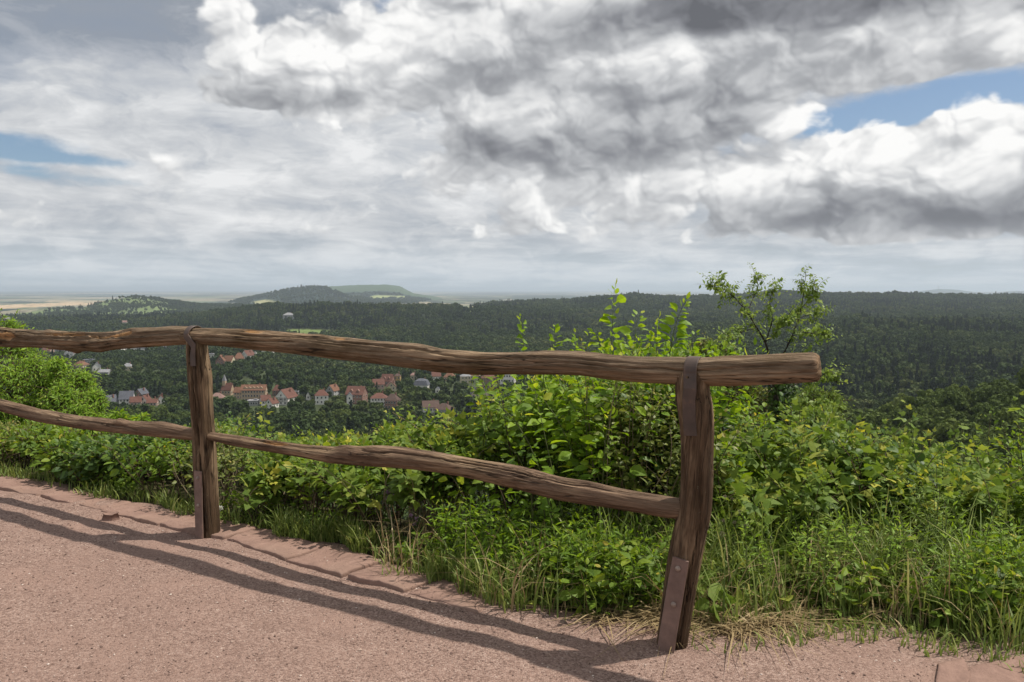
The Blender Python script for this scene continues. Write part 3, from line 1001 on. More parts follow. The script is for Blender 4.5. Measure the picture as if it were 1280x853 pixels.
XS, YS, KS, SS = [], [], [], []
for (Y0, Y1, sp_, s0, sd) in ((70, 330, 5.6, .95, 1), (330, 1250, 6.6, 1.0, 2), (1250, 3900, 9.5, 1.15, 3), (4700, 7000, 20, 1.4, 4)):
    x_, y_, r = wood_points(Y0, Y1, sp_, seed=sd)
    k = fbm(x_ / 220, y_ / 220, seed=31) + r.normal(scale=.45, size=len(x_))
    XS.append(x_); YS.append(y_)
    SS.append(s0 * r.uniform(.62, 1.3, len(x_)) * (1 + .22 * fbm(x_ / 60, y_ / 60, seed=35)))
    KS.append(np.where(k > .78, r.integers(4, 6, len(x_)), r.integers(0, 4, len(x_))))
XS, YS, KS, SS = map(np.concatenate, (XS, YS, KS, SS))
RSs = np.hypot(XS, YS)
ZS = ter(XS, YS)
PX, PY = photo(XS, YS, ZS)
keep = np.ones(len(XS), bool)
keep &= ~((RSs > 560) & (RSs < 1150) & (PX < 660) & (PY > 436) & (rng.random(len(XS)) < .42))        # town gardens are looser
KS = np.where((RSs > 560) & (RSs < 1150) & (PX < 660) & (rng.random(len(XS)) < .8) & (KS > 3), KS - 3, KS)
keep &= ~((RSs > 4600) & ~((PX > 270) & (PX < 680) & (ZS > -84)))
keep &= ~((RSs < 260) & (PX < 900))
keep &= ~((RSs > 3600) & (RSs < 4600) & (PX < 300) & (ZS < -85))
for p in MEADOWS: keep &= ~(inpoly(PX, PY, p) & (RSs > 1000))
for p in ([(462, 371), (470, 369), (512, 370.3), (505, 373), (466, 374)], [(430, 370.5), (447, 369), (452, 371), (432, 372)]):
    keep &= ~(inpoly(PX, PY, p) & (RSs > 4600))
_, PT = photo(XS, YS, ZS + 10 * SS)
crown_px = 3.4 * SS * F / np.maximum(YS, 1)
hill = np.exp(-((PX - 160) / 110) ** 2)
thin = (RSs > 3200) & (RSs < 3900) & (PX < 330)
keep &= ~(thin & (rng.random(len(XS)) < .8) & (fbm(XS / 150, YS / 150, seed=77) > -.4))
for (hx, hy, hw, hh, hY) in HOUSES:
    near = (np.abs(PX - hx) < hw / 2 + crown_px * .55) & (YS < hY + hw * hY / F * .55) & (YS > hY - 170)
    near &= ~((YS < hY - 8) & (PT > hy - hh * .5))
    behind = (np.abs(PX - hx) < hw * .55) & (np.abs(YS - hY) < hw * hY / F * .6)
    keep &= ~(near | behind)
XS, YS, ZS, KS, SS, RSs, PX, PY = (a[keep] for a in (XS, YS, ZS, KS, SS, RSs, PX, PY))

# the nearest trees of the wood below the lookout are things; the rest reads as one mass
_, PT = photo(XS, YS, ZS + 10 * SS)
near_right = (RSs < 330) & (PX > 900) & (PX < 1330) & (PT < 590)
order = np.nonzero(near_right)[0]
order = order[np.argsort(PT[order])]
town_tree = np.nonzero((RSs > 540) & (RSs < 900) & (PX > 130) & (PX < 650) & (KS < 4))[0]
town_tree = town_tree[np.argsort(YS[town_tree])][:90]
right_tree = order[:170]
mask = np.ones(len(XS), bool)
mask[right_tree] = False
mask[town_tree] = False
P = np.stack([XS, YS, ZS - .3], -1)
scl = SS[:, None] * np.stack([rng.uniform(.85, 1.15, len(XS))] * 2 + [rng.uniform(.85, 1.2, len(XS))], -1)
rot = rng.uniform(0, 6.28, len(XS))
closer = (RSs < 420) & (PX > 860)
tag(scatter('forest', P[mask & ~closer], scl[mask & ~closer], rot[mask & ~closer], KS[mask & ~closer], PROTO), kind='stuff')
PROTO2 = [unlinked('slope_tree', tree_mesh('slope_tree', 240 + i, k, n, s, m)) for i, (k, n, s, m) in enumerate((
    ('round', 1000, .5, M_SUNLIT), ('tall', 900, .5, M_SUNLIT), ('wide', 1100, .52, M_SUNLIT), ('cone', 800, .42, M_CONE)))]
mk = mask & closer
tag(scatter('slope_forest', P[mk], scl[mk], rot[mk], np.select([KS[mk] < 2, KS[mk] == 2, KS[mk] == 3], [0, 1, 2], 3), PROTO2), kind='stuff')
print('forest trees', mask.sum())

BIG = []
for i, (k, n) in enumerate((('round', 1500), ('tall', 1300), ('wide', 1700), ('cone', 1300))):
    C, N, r = crown_parts(140 + i, k, n, .4)
    V_, L_, T_ = clump_quads(C, N, .42, r)
    cm = make_mesh('crown', V_, L_, T_, attrs={'tint': ('FLOAT', np.repeat(r.uniform(0, 1, n), 5))}, mats=[M_CONE if k == 'cone' else M_SUNLIT])
    b = MB()
    b.tubes([(0, 0, -1.5), (.1, 0, 1.5), (0, .1, 4), (.1, .1, 8)], [.3, .24, .18, .05], 7)
    for _ in range(0 if k == 'cone' else 6):
        a, zz = r.uniform(0, 6.28), r.uniform(2.5, 5.5)
        b.tubes([(0, 0, zz), (1.1 * math.cos(a), 1.1 * math.sin(a), zz + 1.2), (2.1 * math.cos(a), 2.1 * math.sin(a), zz + 1.9)], [.12, .08, .03], 5)
    BIG.append((cm, make_mesh('trunk', *b.arrays()[:3], mats=[M_TRUNK])))
for i, j in enumerate(list(right_tree) + list(town_tree)):
    right = i < len(right_tree)
    k = int(KS[j])
    k = {0: 0, 1: 0, 2: 1, 3: 2}.get(k, 3)
    lab = ('dark conifer in the wood on the near slope at the right' if k == 3 else 'green broadleaf tree in the wood on the near slope at the right') if right else 'broadleaf garden tree standing among the red roofs of the town'
    o = empty('conifer_tree' if k == 3 else 'broadleaf_tree', P[j], lab, 'tree', ('conifers on the near slope' if k == 3 else 'trees on the near slope') if right else 'garden trees in the town', rot[j])
    o.scale = scl[j]
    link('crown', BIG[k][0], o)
    link('trunk', BIG[k][1], o)

# transmitter mast on the far blue hill
p = hit(1173, 361.6, 9000, 30000)
o = empty('transmitter_mast', p, 'thin transmitter mast on the farthest blue hill at the right', 'mast')
b = MB(); b.tubes([(0, 0, -5), (0, 0, 35), (0, 0, 60)], [6, 5, 4], 6); b.build('tower', WALLS['grey'], o)
b = MB(); b.tubes([(0, 0, 60), (0, 0, 95)], [2.2, 1.2], 5); b.build('antenna', WALLS['grey'], o)

# ------------------------------------------------------------------ the gravel path
def edge_frame(u):
    """Points on the path's edge at arc length u from the third edge point, with the direction pointing away from the path."""
    E = EDGE
    seg = np.linalg.norm(np.diff(E, axis=0), axis=1)
    cum = np.concatenate([[0], np.cumsum(seg)])
    u0 = cum[2]
    x, y = np.interp(u + u0, cum, E[:, 0]), np.interp(u + u0, cum, E[:, 1])
    e = .35
    tx = np.interp(u + u0 + e, cum, E[:, 0]) - np.interp(u + u0 - e, cum, E[:, 0])
    ty = np.interp(u + u0 + e, cum, E[:, 1]) - np.interp(u + u0 - e, cum, E[:, 1])
    L = np.hypot(tx, ty)
    return x, y, -ty / L, tx / L                       # normal points over the drop


def u_of(px):
    """Arc length along the edge seen at photo column px."""
    uu = np.linspace(-6, 14, 4000)
    x, y, _, _ = edge_frame(uu)
    q, _ = photo(x, np.maximum(y, .1), 0 * x)
    ok = (y > .5)
    return float(np.interp(px, q[ok], uu[ok]))


gx = np.concatenate([np.arange(-30, -6, .5), np.arange(-6, 5, .035), np.arange(5, 14, .4)])
gy = np.concatenate([np.arange(-14, 2.2, .4), np.arange(2.2, 8.4, .035), np.arange(8.4, 30, .5)])
GX, GY = np.meshgrid(gx, gy, indexing='ij')
GS = edge_s(GX, GY)
GZ = .012 * fbm(GX * .9, GY * .9, seed=2, oct=3) + .006 * fbm(GX * 6, GY * 6, seed=4, oct=3)
rag = GS + .06 * fbm(GX * 3, GY * 3, seed=6)
GZ -= .16 * sstep(.06, .42, rag)
GZ += .006 * sstep(-.9, -.25, GS) * (GX < 0)
idx = np.arange(GX.size).reshape(GX.shape)
q = np.stack([idx[:-1, :-1], idx[1:, :-1], idx[1:, 1:], idx[:-1, 1:]], -1).reshape(-1, 4)
q = q[(GS.ravel()[q] < .5).all(1)]
mg, t, out = material('red_gravel')
co = objco(t)
vor = t.node('ShaderNodeTexVoronoi', feature='F1')
t.put(vor.inputs['Vector'], co)
vor.inputs['Scale'].default_value = 135
vor2 = t.node('ShaderNodeTexVoronoi', feature='F1')
t.put(vor2.inputs['Vector'], co)
vor2.inputs['Scale'].default_value = 46
big = t.noise(co, .8, 5, .6)
mid = t.noise(co, 7, 4, .6)
chip = t.node('ShaderNodeSeparateColor')
t.put(chip.inputs[0], vor.outputs['Color'])
ch = t.m('MULTIPLY_ADD', chip.outputs[0], .62, t.m('MULTIPLY', mid, .38))
gc = t.ramp(ch, [(.08, (.085, .056, .047)), (.3, (.19, .124, .101)), (.55, (.275, .184, .150)), (.8, (.365, .262, .219)), (.97, (.54, .435, .375))])
gc = t.mix(t.step(big, .38, .68, 0, .5), gc, (.245, .160, .130))
sand = t.step(t.noise(co, 1.6, 4, .6), .50, .70, 0, .55)
gc = t.mix(sand, gc, (.31, .205, .166))
hgt = t.m('ADD', t.m('MULTIPLY', vor.outputs['Distance'], -1.0), t.m('MULTIPLY', vor2.outputs['Distance'], -.8))
principled(t, out, gc, .92, .15, bump(t, hgt, .85, .006))
tag(link('path', make_mesh('path', np.stack([GX, GY, GZ], -1).reshape(-1, 3), q, np.full(len(q), 4), smooth=True, mats=[mg])), kind='structure')


def path_z(X, Y):
    i = np.clip(np.interp(X, gx, np.arange(len(gx))).round().astype(int), 0, len(gx) - 1)
    j = np.clip(np.interp(Y, gy, np.arange(len(gy))).round().astype(int), 0, len(gy) - 1)
    return GZ[i, j]


# loose chips lying on it
r = np.random.default_rng(3)
n = 62000
X, Y = r.uniform(-5.6, 3.6, n), r.uniform(2.3, 8.0, n)
s_ = edge_s(X, Y)
k = (s_ < .22) & ((s_ < -.18 + .1 * fbm(X * 4, Y * 4, seed=91)) | (X > -.05) | (r.random(n) < .10)) & (s_ < np.where(X < -.05, .02, .22)) & (np.abs(X) < Y * .8 + .6) & (r.random(n) < np.clip(2.6 / np.maximum(Y - 1.4, .3), .25, 1)) & ((fbm(X * 1.1, Y * 1.1, seed=55) > -.55) | (r.random(n) < .5))
X, Y = X[k], Y[k]
n = len(X)
octa = np.array([(1, 0, 0), (-1, 0, 0), (0, 1, 0), (0, -1, 0), (0, 0, 1), (0, 0, -1)], float)
of = np.array([(0, 2, 4), (2, 1, 4), (1, 3, 4), (3, 0, 4), (2, 0, 5), (1, 2, 5), (3, 1, 5), (0, 3, 5)])
sz = .0026 + .0042 * r.random(n) ** 3 + .004 * (r.random(n) < .008)
V = octa[None] * r.uniform(.6, 1.3, (n, 6, 1)) * sz[:, None, None] * np.array([1, 1, .62])
a = r.uniform(0, 6.28, n)
ca, sa = np.cos(a)[:, None], np.sin(a)[:, None]
V = np.stack([V[..., 0] * ca - V[..., 1] * sa, V[..., 0] * sa + V[..., 1] * ca, V[..., 2]], -1)
on_kerb = (edge_s(X, Y) > -.20) & (X < -.05)
V += np.stack([X, Y, np.where(on_kerb, .025, path_z(X, Y)) + sz * .35], -1)[:, None]
L = (of[None] + (np.arange(n) * 6)[:, None, None]).reshape(-1, 3)
mp_, t, out = material('gravel_chip')
principled(t, out, t.ramp(attr(t, 'tint'), [(0, (.095, .062, .052)), (.3, (.18, .116, .095)), (.65, (.29, .193, .157)), (.9, (.42, .31, .257)), (1, (.62, .53, .47))]), .85, .2)
tag(link('gravel', make_mesh('gravel', V.reshape(-1, 3), L, np.full(len(L), 3), attrs={'tint': ('FLOAT', np.repeat(r.random(n), 6))}, mats=[mp_])), kind='stuff')

# ---- sandstone kerb stones along the edge
ms, t, out = material('red_sandstone')
co = objco(t)
n1, n2, n3 = t.noise(co, 3.0, 6, .6), t.noise(co, 28, 6, .7), t.noise(co, .9, 3, .5)
rc = t.ramp(t.m('MULTIPLY_ADD', n1, .6, t.m('MULTIPLY', n2, .4)), [(.25, (.125, .078, .064)), (.45, (.235, .148, .119)), (.6, (.295, .190, .152)), (.8, (.38, .265, .215))])
rc = t.mix(t.step(n3, .5, .72, 0, .55), rc, (.165, .115, .085))
principled(t, out, rc, .9, .2, bump(t, t.m('MULTIPLY_ADD', n1, 1.0, t.m('MULTIPLY', n2, .6)), .7, .02))


def slab_stone(name, ring, z0, z1, seed, label, cat, group=None, bev=.013, rough=.010):
    """A worn flat stone whose outline is RING (n, 2)."""
    r = np.random.default_rng(seed)
    ring = np.asarray(ring, float)
    m = len(ring)
    tt = np.linspace(0, m, m * 9, endpoint=False)
    i = tt.astype(int) % m
    f = (tt - np.floor(tt))[:, None]
    R = ring[i] * (1 - f) + ring[(i + 1) % m] * f
    c = R.mean(0)
    R = R + .008 * np.stack([fbm(R[:, 0] * 9, R[:, 1] * 9, seed=seed), fbm(R[:, 0] * 9, R[:, 1] * 9, seed=seed + 9)], -1)
    nR = len(R)
    V, faces = [], []
    levels = [(1.0, z0), (1.0, z1 - bev), (1 - bev * .8, z1 - bev * .25), (1 - bev * 2.2, z1), (.8, z1), (.6, z1), (.35, z1), (.12, z1)]
    for (k, z) in levels:
        ringk = c + (R - c) * k
        zz = np.full(nR, z) + (rough * fbm(ringk[:, 0] * 5, ringk[:, 1] * 5, seed=seed + 3, oct=4) if z > z0 else 0)
        V.append(np.column_stack([ringk, zz]))
    for l in range(len(levels) - 1):
        for a in range(nR):
            b = (a + 1) % nR
            faces.append((l * nR + a, l * nR + b, (l + 1) * nR + b, (l + 1) * nR + a))
    faces.append(tuple(range((len(levels) - 1) * nR, len(levels) * nR)))
    b = MB()
    V = np.concatenate(V)
    o3 = np.array([c[0], c[1], 0])
    b.add(V - o3, faces)
    return tag(b.build(name, ms, None, True, o3), label, cat, group)


kp = [-150, -85, 0, 82, 160, 232, 318, 402, 470, 545, 628]
klab = ['sandstone kerb stone outside the left frame edge, before the fence bends away', 'sandstone kerb stone entering at the left frame edge', 'flat kerb stone, second from the left frame edge, under the far end of the shadows',
        'gravel-strewn kerb stone midway between the left frame edge and the split post', 'kerb stone ending just left of the split post', 'kerb stone the split post stands on',
        'pale kerb stone just right of the split post', 'kerb stone with an open dark crack along its front, beside the taller grass', 'broken kerb stone with chipped top in the middle of the long span',
        'last kerb stone of the row, sinking into the gravel before the leaning post']
us = [u_of(p) for p in kp]
for i in range(len(kp) - 1):
    r = np.random.default_rng(60 + i)
    ua, ub = us[i] + .006, us[i + 1] - .006
    um = np.linspace(ua, ub, 5)
    x, y, nx, ny = edge_frame(um)
    wd = np.interp(um, us, np.interp(kp, [-150, 250, 400, 628], [.19, .20, .25, .20]))
    back_ = np.column_stack([x + nx * .03, y + ny * .03])
    frnt = np.column_stack([x - nx * wd, y - ny * wd]) + r.normal(scale=.007, size=(5, 2))
    slab_stone('kerb_stone', np.concatenate([frnt, back_[::-1]]), -.22, .024 + r.uniform(-.006, .007) - (.016 if i == 9 else 0), 80 + i, klab[i], 'kerb stone', 'sandstone kerb along the path')
sl_ = [ground_at(*p)[:2] for p in ((1212, 838), (1290, 826), (1330, 850), (1330, 900), (1205, 900))]
slab_stone('sandstone_slab', sl_, -.1, .022, 7, 'worn red sandstone slab at the lower right corner, set in gravel', 'stone slab')
sl_ = [ground_at(*p)[:2] for p in ((1172, 832), (1203, 823), (1211, 850), (1207, 900), (1160, 900))]
slab_stone('sandstone_slab', sl_, -.1, .012, 17, 'narrow pale slab half buried in gravel left of the red slab', 'stone slab')
p_ = ground_at(138, 648, .02)
slab_stone('loose_stone', p_[:2] + np.array([(-.055, -.02), (.02, -.035), (.06, 0), (.03, .03), (-.04, .028)]), -.02, .055, 5, 'small dark red stone lying by the fence shadow on the left', 'stone', None, .15, .02)

# ------------------------------------------------------------------ the rustic fence
A0, B0 = ground_at(841, 806), ground_at(258, 670)           # feet of the leaning and the split post
FD = norm(A0 - B0)
FN = np.array([-FD[1], FD[0], 0])                            # away from the camera


def on_fence(px, py, off=0.0):
    """Point of the fence's own upright plane seen at a photo pixel."""
    d = ray(px, py)
    o = np.array([0, 0, CAMZ])
    k = ((A0 + FN * off - o) @ FN) / (d @ FN)
    return o + d * k


def wood(name, pale, dark, blotch, raw=(.42, .23, .10)):
    m, t, out = material(name)
    gr = t.noise(objco(t, (2.6, 42, 42)), 1.0, 7, .70)
    fine = t.noise(objco(t, (9, 210, 210)), 1.0, 4, .6)
    ck = t.noise(objco(t, (1.1, 30, 30)), 1.0, 3, .5)
    crack = t.m('MULTIPLY', t.step(t.m('ABSOLUTE', t.m('SUBTRACT', ck, .5)), 0.0, .020, 1, 0), t.step(t.noise(objco(t, (1.5, 4, 4)), 1.0, 3, .5), .45, .6))
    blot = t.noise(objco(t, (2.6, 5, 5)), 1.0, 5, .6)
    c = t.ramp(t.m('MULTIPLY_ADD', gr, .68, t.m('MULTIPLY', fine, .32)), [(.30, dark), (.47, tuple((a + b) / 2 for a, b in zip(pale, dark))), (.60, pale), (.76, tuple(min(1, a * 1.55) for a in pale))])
    c = t.mix(t.step(blot, .46, .7, 0, .7), c, blotch)  # brown blotches scattered by noise
    rw = attr(t, 'tint')
    rawc = t.ramp(gr, [(.3, tuple(a * .45 for a in raw)), (.55, raw), (.8, tuple(min(1, a * 1.6) for a in raw))])
    c = t.mix(rw, c, rawc)
    worn = t.step(t.noise(objco(t, (1.7, 7, 7)), 1.0, 5, .65),   .50, .64, 0, .75)
    c = t.mix(worn, c, t.ramp(gr, [(.3, (.09, .065, .045)), (.5, (.30, .205, .125)), (.72, (.48, .355, .235))]))
    lich = t.step(t.noise(objco(t, (40, 40, 40)), 1.0, 3, .6), .66, .72, 0, .5)
    c = t.mix(t.m('MULTIPLY', lich, t.step(t.noise(objco(t, (3, 3, 3)), 1.0, 2, .5), .5, .6)), c, (.22, .22, .15))
    c = t.mix(t.m('MULTIPLY', crack, .85), c, (.012, .008, .006))
    h = t.m('SUBTRACT', t.m('MULTIPLY_ADD', gr, 1.0, t.m('MULTIPLY', fine, .4)), t.m('MULTIPLY', crack, .5))
    principled(t, out, c, .85, .2, bump(t, h, 1.0, .016))
    return m


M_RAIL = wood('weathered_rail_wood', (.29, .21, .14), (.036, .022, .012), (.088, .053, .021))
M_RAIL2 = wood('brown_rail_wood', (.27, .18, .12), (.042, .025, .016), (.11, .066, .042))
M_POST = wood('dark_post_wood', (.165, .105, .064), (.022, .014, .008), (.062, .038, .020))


def log(name, mat, pts, seed, parent, knots=(), cracks=(), raw=(), rough=.07, ridge=.05, ell=1.0, caps=True, rot=0.0):
    """A log through PTS: (x, y, z, radius). Its own X axis runs from the first point to the last."""
    pts = np.asarray(pts, float)
    P, R = pts[:, :3], pts[:, 3]
    cum = np.concatenate([[0], np.cumsum(np.linalg.norm(np.diff(P, axis=0), axis=1))])
    L = cum[-1]
    n = max(int(L / .011), 30)
    s = np.linspace(0, L, n)
    # smooth curve through the points
    Pm = np.stack([np.interp(s, cum, P[:, i]) for i in range(3)], -1)
    Rm = np.interp(s, cum, R)
    w = max(3, int(.10 / (L / n)))
    ker = np.hanning(w + 2)[1:-1]
    ker /= ker.sum()
    pad = lambda a: np.concatenate([2 * a[0] - a[1:w + 1][::-1], a, 2 * a[-1] - a[-w - 1:-1][::-1]])
    sm = lambda a: np.convolve(pad(a), ker, 'same')[w:-w]
    Pm = np.stack([sm(Pm[:, i]) for i in range(3)], -1)
    Rm = sm(Rm)
    T = norm(np.gradient(Pm, axis=0))
    X = norm(P[-1] - P[0])
    up = np.array([0, 0, 1.]) if abs(X[2]) < .8 else -FN
    A = norm(up - T * (T @ up)[:, None])                       # towards theta 0: up (rails) or towards the viewer (posts)
    B = np.cross(T, A)
    K = 84
    th = np.linspace(0, 2 * math.pi, K, endpoint=False)
    ss, tt = np.meshgrid(s, th, indexing='ij')
    ct, st_ = np.cos(tt), np.sin(tt)
    tt = -tt                                                   # negative angles lie on the viewer's side of a rail
    rad = 1 + rough * fbm(ss * 2.6, ct * 1.2, st_ * 1.2, seed=seed, oct=3) + ridge * fbm(ss * .8, ct * 6.5, st_ * 6.5, seed=seed + 5, oct=4, gain=.65)
    rad += .012 * fbm(ss * 9, ct * 14, st_ * 14, seed=seed + 8, oct=2)
    rr = Rm[:, None] * rad
    for (s0, t0, h, ws, wt) in knots:
        dt = (tt - t0 + math.pi) % (2 * math.pi) - math.pi
        rr += h * np.exp(-((ss - s0) / ws) ** 2 - (dt / wt) ** 2)
    for (sa, sb, t0, t1, wid, dep) in cracks:
        f = np.clip((ss - sa) / (sb - sa), 0, 1)
        tc = t0 + (t1 - t0) * f + .10 * fbm(ss * 5, 0, seed=seed + 13) + .04 * fbm(ss * 22, 0, seed=seed + 14)
        dt = (tt - tc + math.pi) % (2 * math.pi) - math.pi
        rr -= dep * np.exp(-(dt / wid) ** 2) * sstep(0, .12, f) * sstep(1, .88, f) * ((ss >= sa) & (ss <= sb))
    rawm = np.zeros_like(rr)
    for (s0, t0, ws, wt, dep) in raw:                         # broken out patches of bare wood
        dt = (tt - t0 + math.pi) % (2 * math.pi) - math.pi
        e = ((ss - s0) / ws) ** 2 + (dt / wt) ** 2 + .45 * fbm(ss * 14, ct * 5, st_ * 5, seed=seed + 21, oct=3)
        k = sstep(1.05, .75, e)
        rawm = np.maximum(rawm, k)
        rr -= dep * k * (1 + .5 * fbm(ss * 10, ct * 9, st_ * 9, seed=seed + 25, oct=3))
    V = Pm[:, None] + rr[..., None] * (ct[..., None] * A[:, None] * ell + st_[..., None] * B[:, None])
    idx = np.arange(n * K).reshape(n, K)
    q = np.stack([idx[:-1], np.roll(idx[:-1], -1, 1), np.roll(idx[1:], -1, 1), idx[1:]], -1).reshape(-1, 4)
    loops, tot = [q.ravel()], [np.full(len(q), 4)]
    Vl, Al = [V.reshape(-1, 3)], [rawm.ravel()]
    base = n * K
    for end, sg in ((0, -1), (n - 1, 1)):                     # rounded, weathered ends
        c, d = Pm[end], T[end] * sg
        prev = idx[end]
        for kk, push in ((.93, .014), (.78, .021), (.45, .024), (.12, .025)):
            v = c + (V[end] - c) * kk + d * (push * Rm[end] / .06)
            v = v + d[None] * (.004 * fbm(v[:, 0] * 30, v[:, 1] * 30, v[:, 2] * 30, seed=seed + 31))[:, None]
            cur = base + np.arange(K)
            base += K
            Vl.append(v)
            Al.append(np.full(K, .25 if kk < .9 else .1))
            f = np.stack([prev, np.roll(prev, -1), np.roll(cur, -1), cur], -1)
            if sg < 0: f = f[:, ::-1]
            loops.append(f.ravel()); tot.append(np.full(K, 4))
            prev = cur
        loops.append(prev if sg > 0 else prev[::-1]); tot.append(np.array([K]))
    V = np.concatenate(Vl)
    Yx = norm(np.cross(np.array([0, 0, 1.]) if abs(X[2]) < .8 else FN, X))
    Zx = np.cross(X, Yx)
    M = np.stack([X, Yx, Zx], 1)
    me = make_mesh(name, (V - P[0]) @ M, np.concatenate(loops), np.concatenate(tot), smooth=True, attrs={'tint': ('FLOAT', np.concatenate(Al))}, mats=[mat])
    o = link(name, me, parent)
    mw = Matrix([[*M[0], P[0][0]], [*M[1], P[0][1]], [*M[2], P[0][2]], [0, 0, 0, 1]])
    o.matrix_basis = Matrix.Translation(-Vector(parent.location)) @ mw if parent else mw
    return o


def rail_pts(rows, off=0.0):
    """rows: photo x, top edge, bottom edge."""
    out = []
    for (x, a, b) in rows:
        c = on_fence(x, (a + b) / 2, off)
        out.append((*c, (b - a) / 2 / F * c[1] * 1.0))
    return out


fence = empty('wooden_fence', tuple(B0), 'rustic log fence of crooked rails and two leaning posts along the gravel path', 'fence')
step = (on_fence(0, 423) - on_fence(60, 424))
tl = [(2, 410, 432), (30, 412, 434), (47, 414, 434), (94, 415, 437), (128, 416, 440), (150, 415, 436), (190, 410.5, 433), (215, 409, 431.5), (243, 410, 430)]
pl = rail_pts(tl)
pl = [(*(np.array(pl[0][:3]) + step / np.linalg.norm(step) * 1.0), .066), (*(np.array(pl[0][:3]) + step / np.linalg.norm(step) * .5), .062)] + pl
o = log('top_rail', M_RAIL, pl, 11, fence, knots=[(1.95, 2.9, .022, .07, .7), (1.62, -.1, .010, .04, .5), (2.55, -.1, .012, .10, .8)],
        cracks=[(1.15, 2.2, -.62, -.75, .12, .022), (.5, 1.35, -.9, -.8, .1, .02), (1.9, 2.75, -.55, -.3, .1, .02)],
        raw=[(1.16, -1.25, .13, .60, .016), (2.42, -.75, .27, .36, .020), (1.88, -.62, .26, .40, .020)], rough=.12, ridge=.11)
tag(o, 'rotten crooked top rail with splintered orange patches')
tr = [(234, 410, 430), (262, 410.5, 432), (300, 411, 435.5), (360, 415, 441), (400, 419.4, 446), (450, 424.5, 452.5), (500, 428.5, 458), (550, 436, 464), (600, 440.5, 468.5), (640, 440.5, 468),
      (680, 439, 468.5), (725, 440.5, 469), (760, 444, 474), (800, 447, 477.5), (835, 448, 479.5), (868, 448.5, 481), (900, 447, 481), (950, 444, 480), (1000, 442.5, 478), (1018, 442, 477)]
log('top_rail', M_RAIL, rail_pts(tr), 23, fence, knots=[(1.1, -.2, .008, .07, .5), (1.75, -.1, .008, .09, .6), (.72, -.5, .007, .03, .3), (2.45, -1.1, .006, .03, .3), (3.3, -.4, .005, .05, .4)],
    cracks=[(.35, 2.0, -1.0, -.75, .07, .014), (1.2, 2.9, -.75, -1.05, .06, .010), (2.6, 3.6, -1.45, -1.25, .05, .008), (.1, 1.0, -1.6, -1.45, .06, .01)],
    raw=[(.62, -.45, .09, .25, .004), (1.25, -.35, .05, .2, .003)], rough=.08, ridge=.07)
ll = [(2, 499, 514), (50, 512, 528), (100, 520, 536), (150, 525.5, 542), (190, 527, 546), (203, 527.5, 547), (222, 532, 548.5), (246, 537, 551)]
pl = rail_pts(ll)
d_ = norm(np.array(pl[0][:3]) - np.array(pl[2][:3]))
pl = [(*(np.array(pl[0][:3]) + d_ * 1.05 + np.array([0, 0, -.02])), .05), (*(np.array(pl[0][:3]) + d_ * .5), .05)] + pl
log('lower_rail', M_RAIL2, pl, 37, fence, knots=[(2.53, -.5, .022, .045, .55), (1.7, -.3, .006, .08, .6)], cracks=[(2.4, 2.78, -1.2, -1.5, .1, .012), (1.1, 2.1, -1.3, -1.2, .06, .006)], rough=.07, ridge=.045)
lr = [(258, 540, 550), (268, 540.5, 551.5), (290, 543.5, 557), (330, 549.5, 563.5), (386, 556.5, 574), (420, 559, 580), (452, 558, 582), (470, 557, 583), (500, 559.5, 584), (550, 566, 590),
      (600, 575, 600), (640, 581, 609), (700, 597, 625.5), (760, 608.5, 634.5), (800, 615, 641), (835, 620.5, 648), (856, 624, 648)]
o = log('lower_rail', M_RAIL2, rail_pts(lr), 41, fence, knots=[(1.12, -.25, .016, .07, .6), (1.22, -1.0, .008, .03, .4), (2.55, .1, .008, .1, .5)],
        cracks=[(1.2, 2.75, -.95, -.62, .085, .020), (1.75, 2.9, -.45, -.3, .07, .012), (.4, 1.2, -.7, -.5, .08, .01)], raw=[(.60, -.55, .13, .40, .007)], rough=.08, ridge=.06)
tag(o, 'lower rail with a long open crack and a pale broken patch')


def post_pts(rows, off=0.0, bury=.3):
    out = []
    for (y, a, b) in rows:
        c = on_fence((a + b) / 2, y, off)
        out.append((*c, (b - a) / 2 / F * c[1]))
    e = np.array(out[-1][:3])
    out.append((*(e + norm(e - np.array(out[-2][:3])) * bury), out[-1][3]))
    return out


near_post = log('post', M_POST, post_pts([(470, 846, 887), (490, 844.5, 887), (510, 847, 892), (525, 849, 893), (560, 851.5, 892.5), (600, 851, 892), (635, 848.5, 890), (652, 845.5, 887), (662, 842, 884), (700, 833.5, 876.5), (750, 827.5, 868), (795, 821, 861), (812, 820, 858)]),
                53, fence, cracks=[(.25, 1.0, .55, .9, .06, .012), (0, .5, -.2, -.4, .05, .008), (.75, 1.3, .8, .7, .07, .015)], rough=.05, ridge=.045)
tag(near_post, 'leaning post with a bent foot')
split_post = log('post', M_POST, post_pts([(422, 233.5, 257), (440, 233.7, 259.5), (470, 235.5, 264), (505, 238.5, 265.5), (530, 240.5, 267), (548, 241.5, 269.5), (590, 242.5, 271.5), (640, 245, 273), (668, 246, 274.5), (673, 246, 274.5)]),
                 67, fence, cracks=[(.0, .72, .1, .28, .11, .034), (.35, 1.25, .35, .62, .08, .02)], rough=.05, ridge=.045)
tag(split_post, 'post split by a long open crack')
far_post = on_fence(-62, 640)
far_post[2] = -.02
log('post', M_POST, [(*(far_post + np.array([-.03, .02, 1.13])), .062), (*(far_post + np.array([0, 0, .6])), .07), (*far_post, .075), (*(far_post - np.array([0, 0, .3])), .075)], 71, fence)

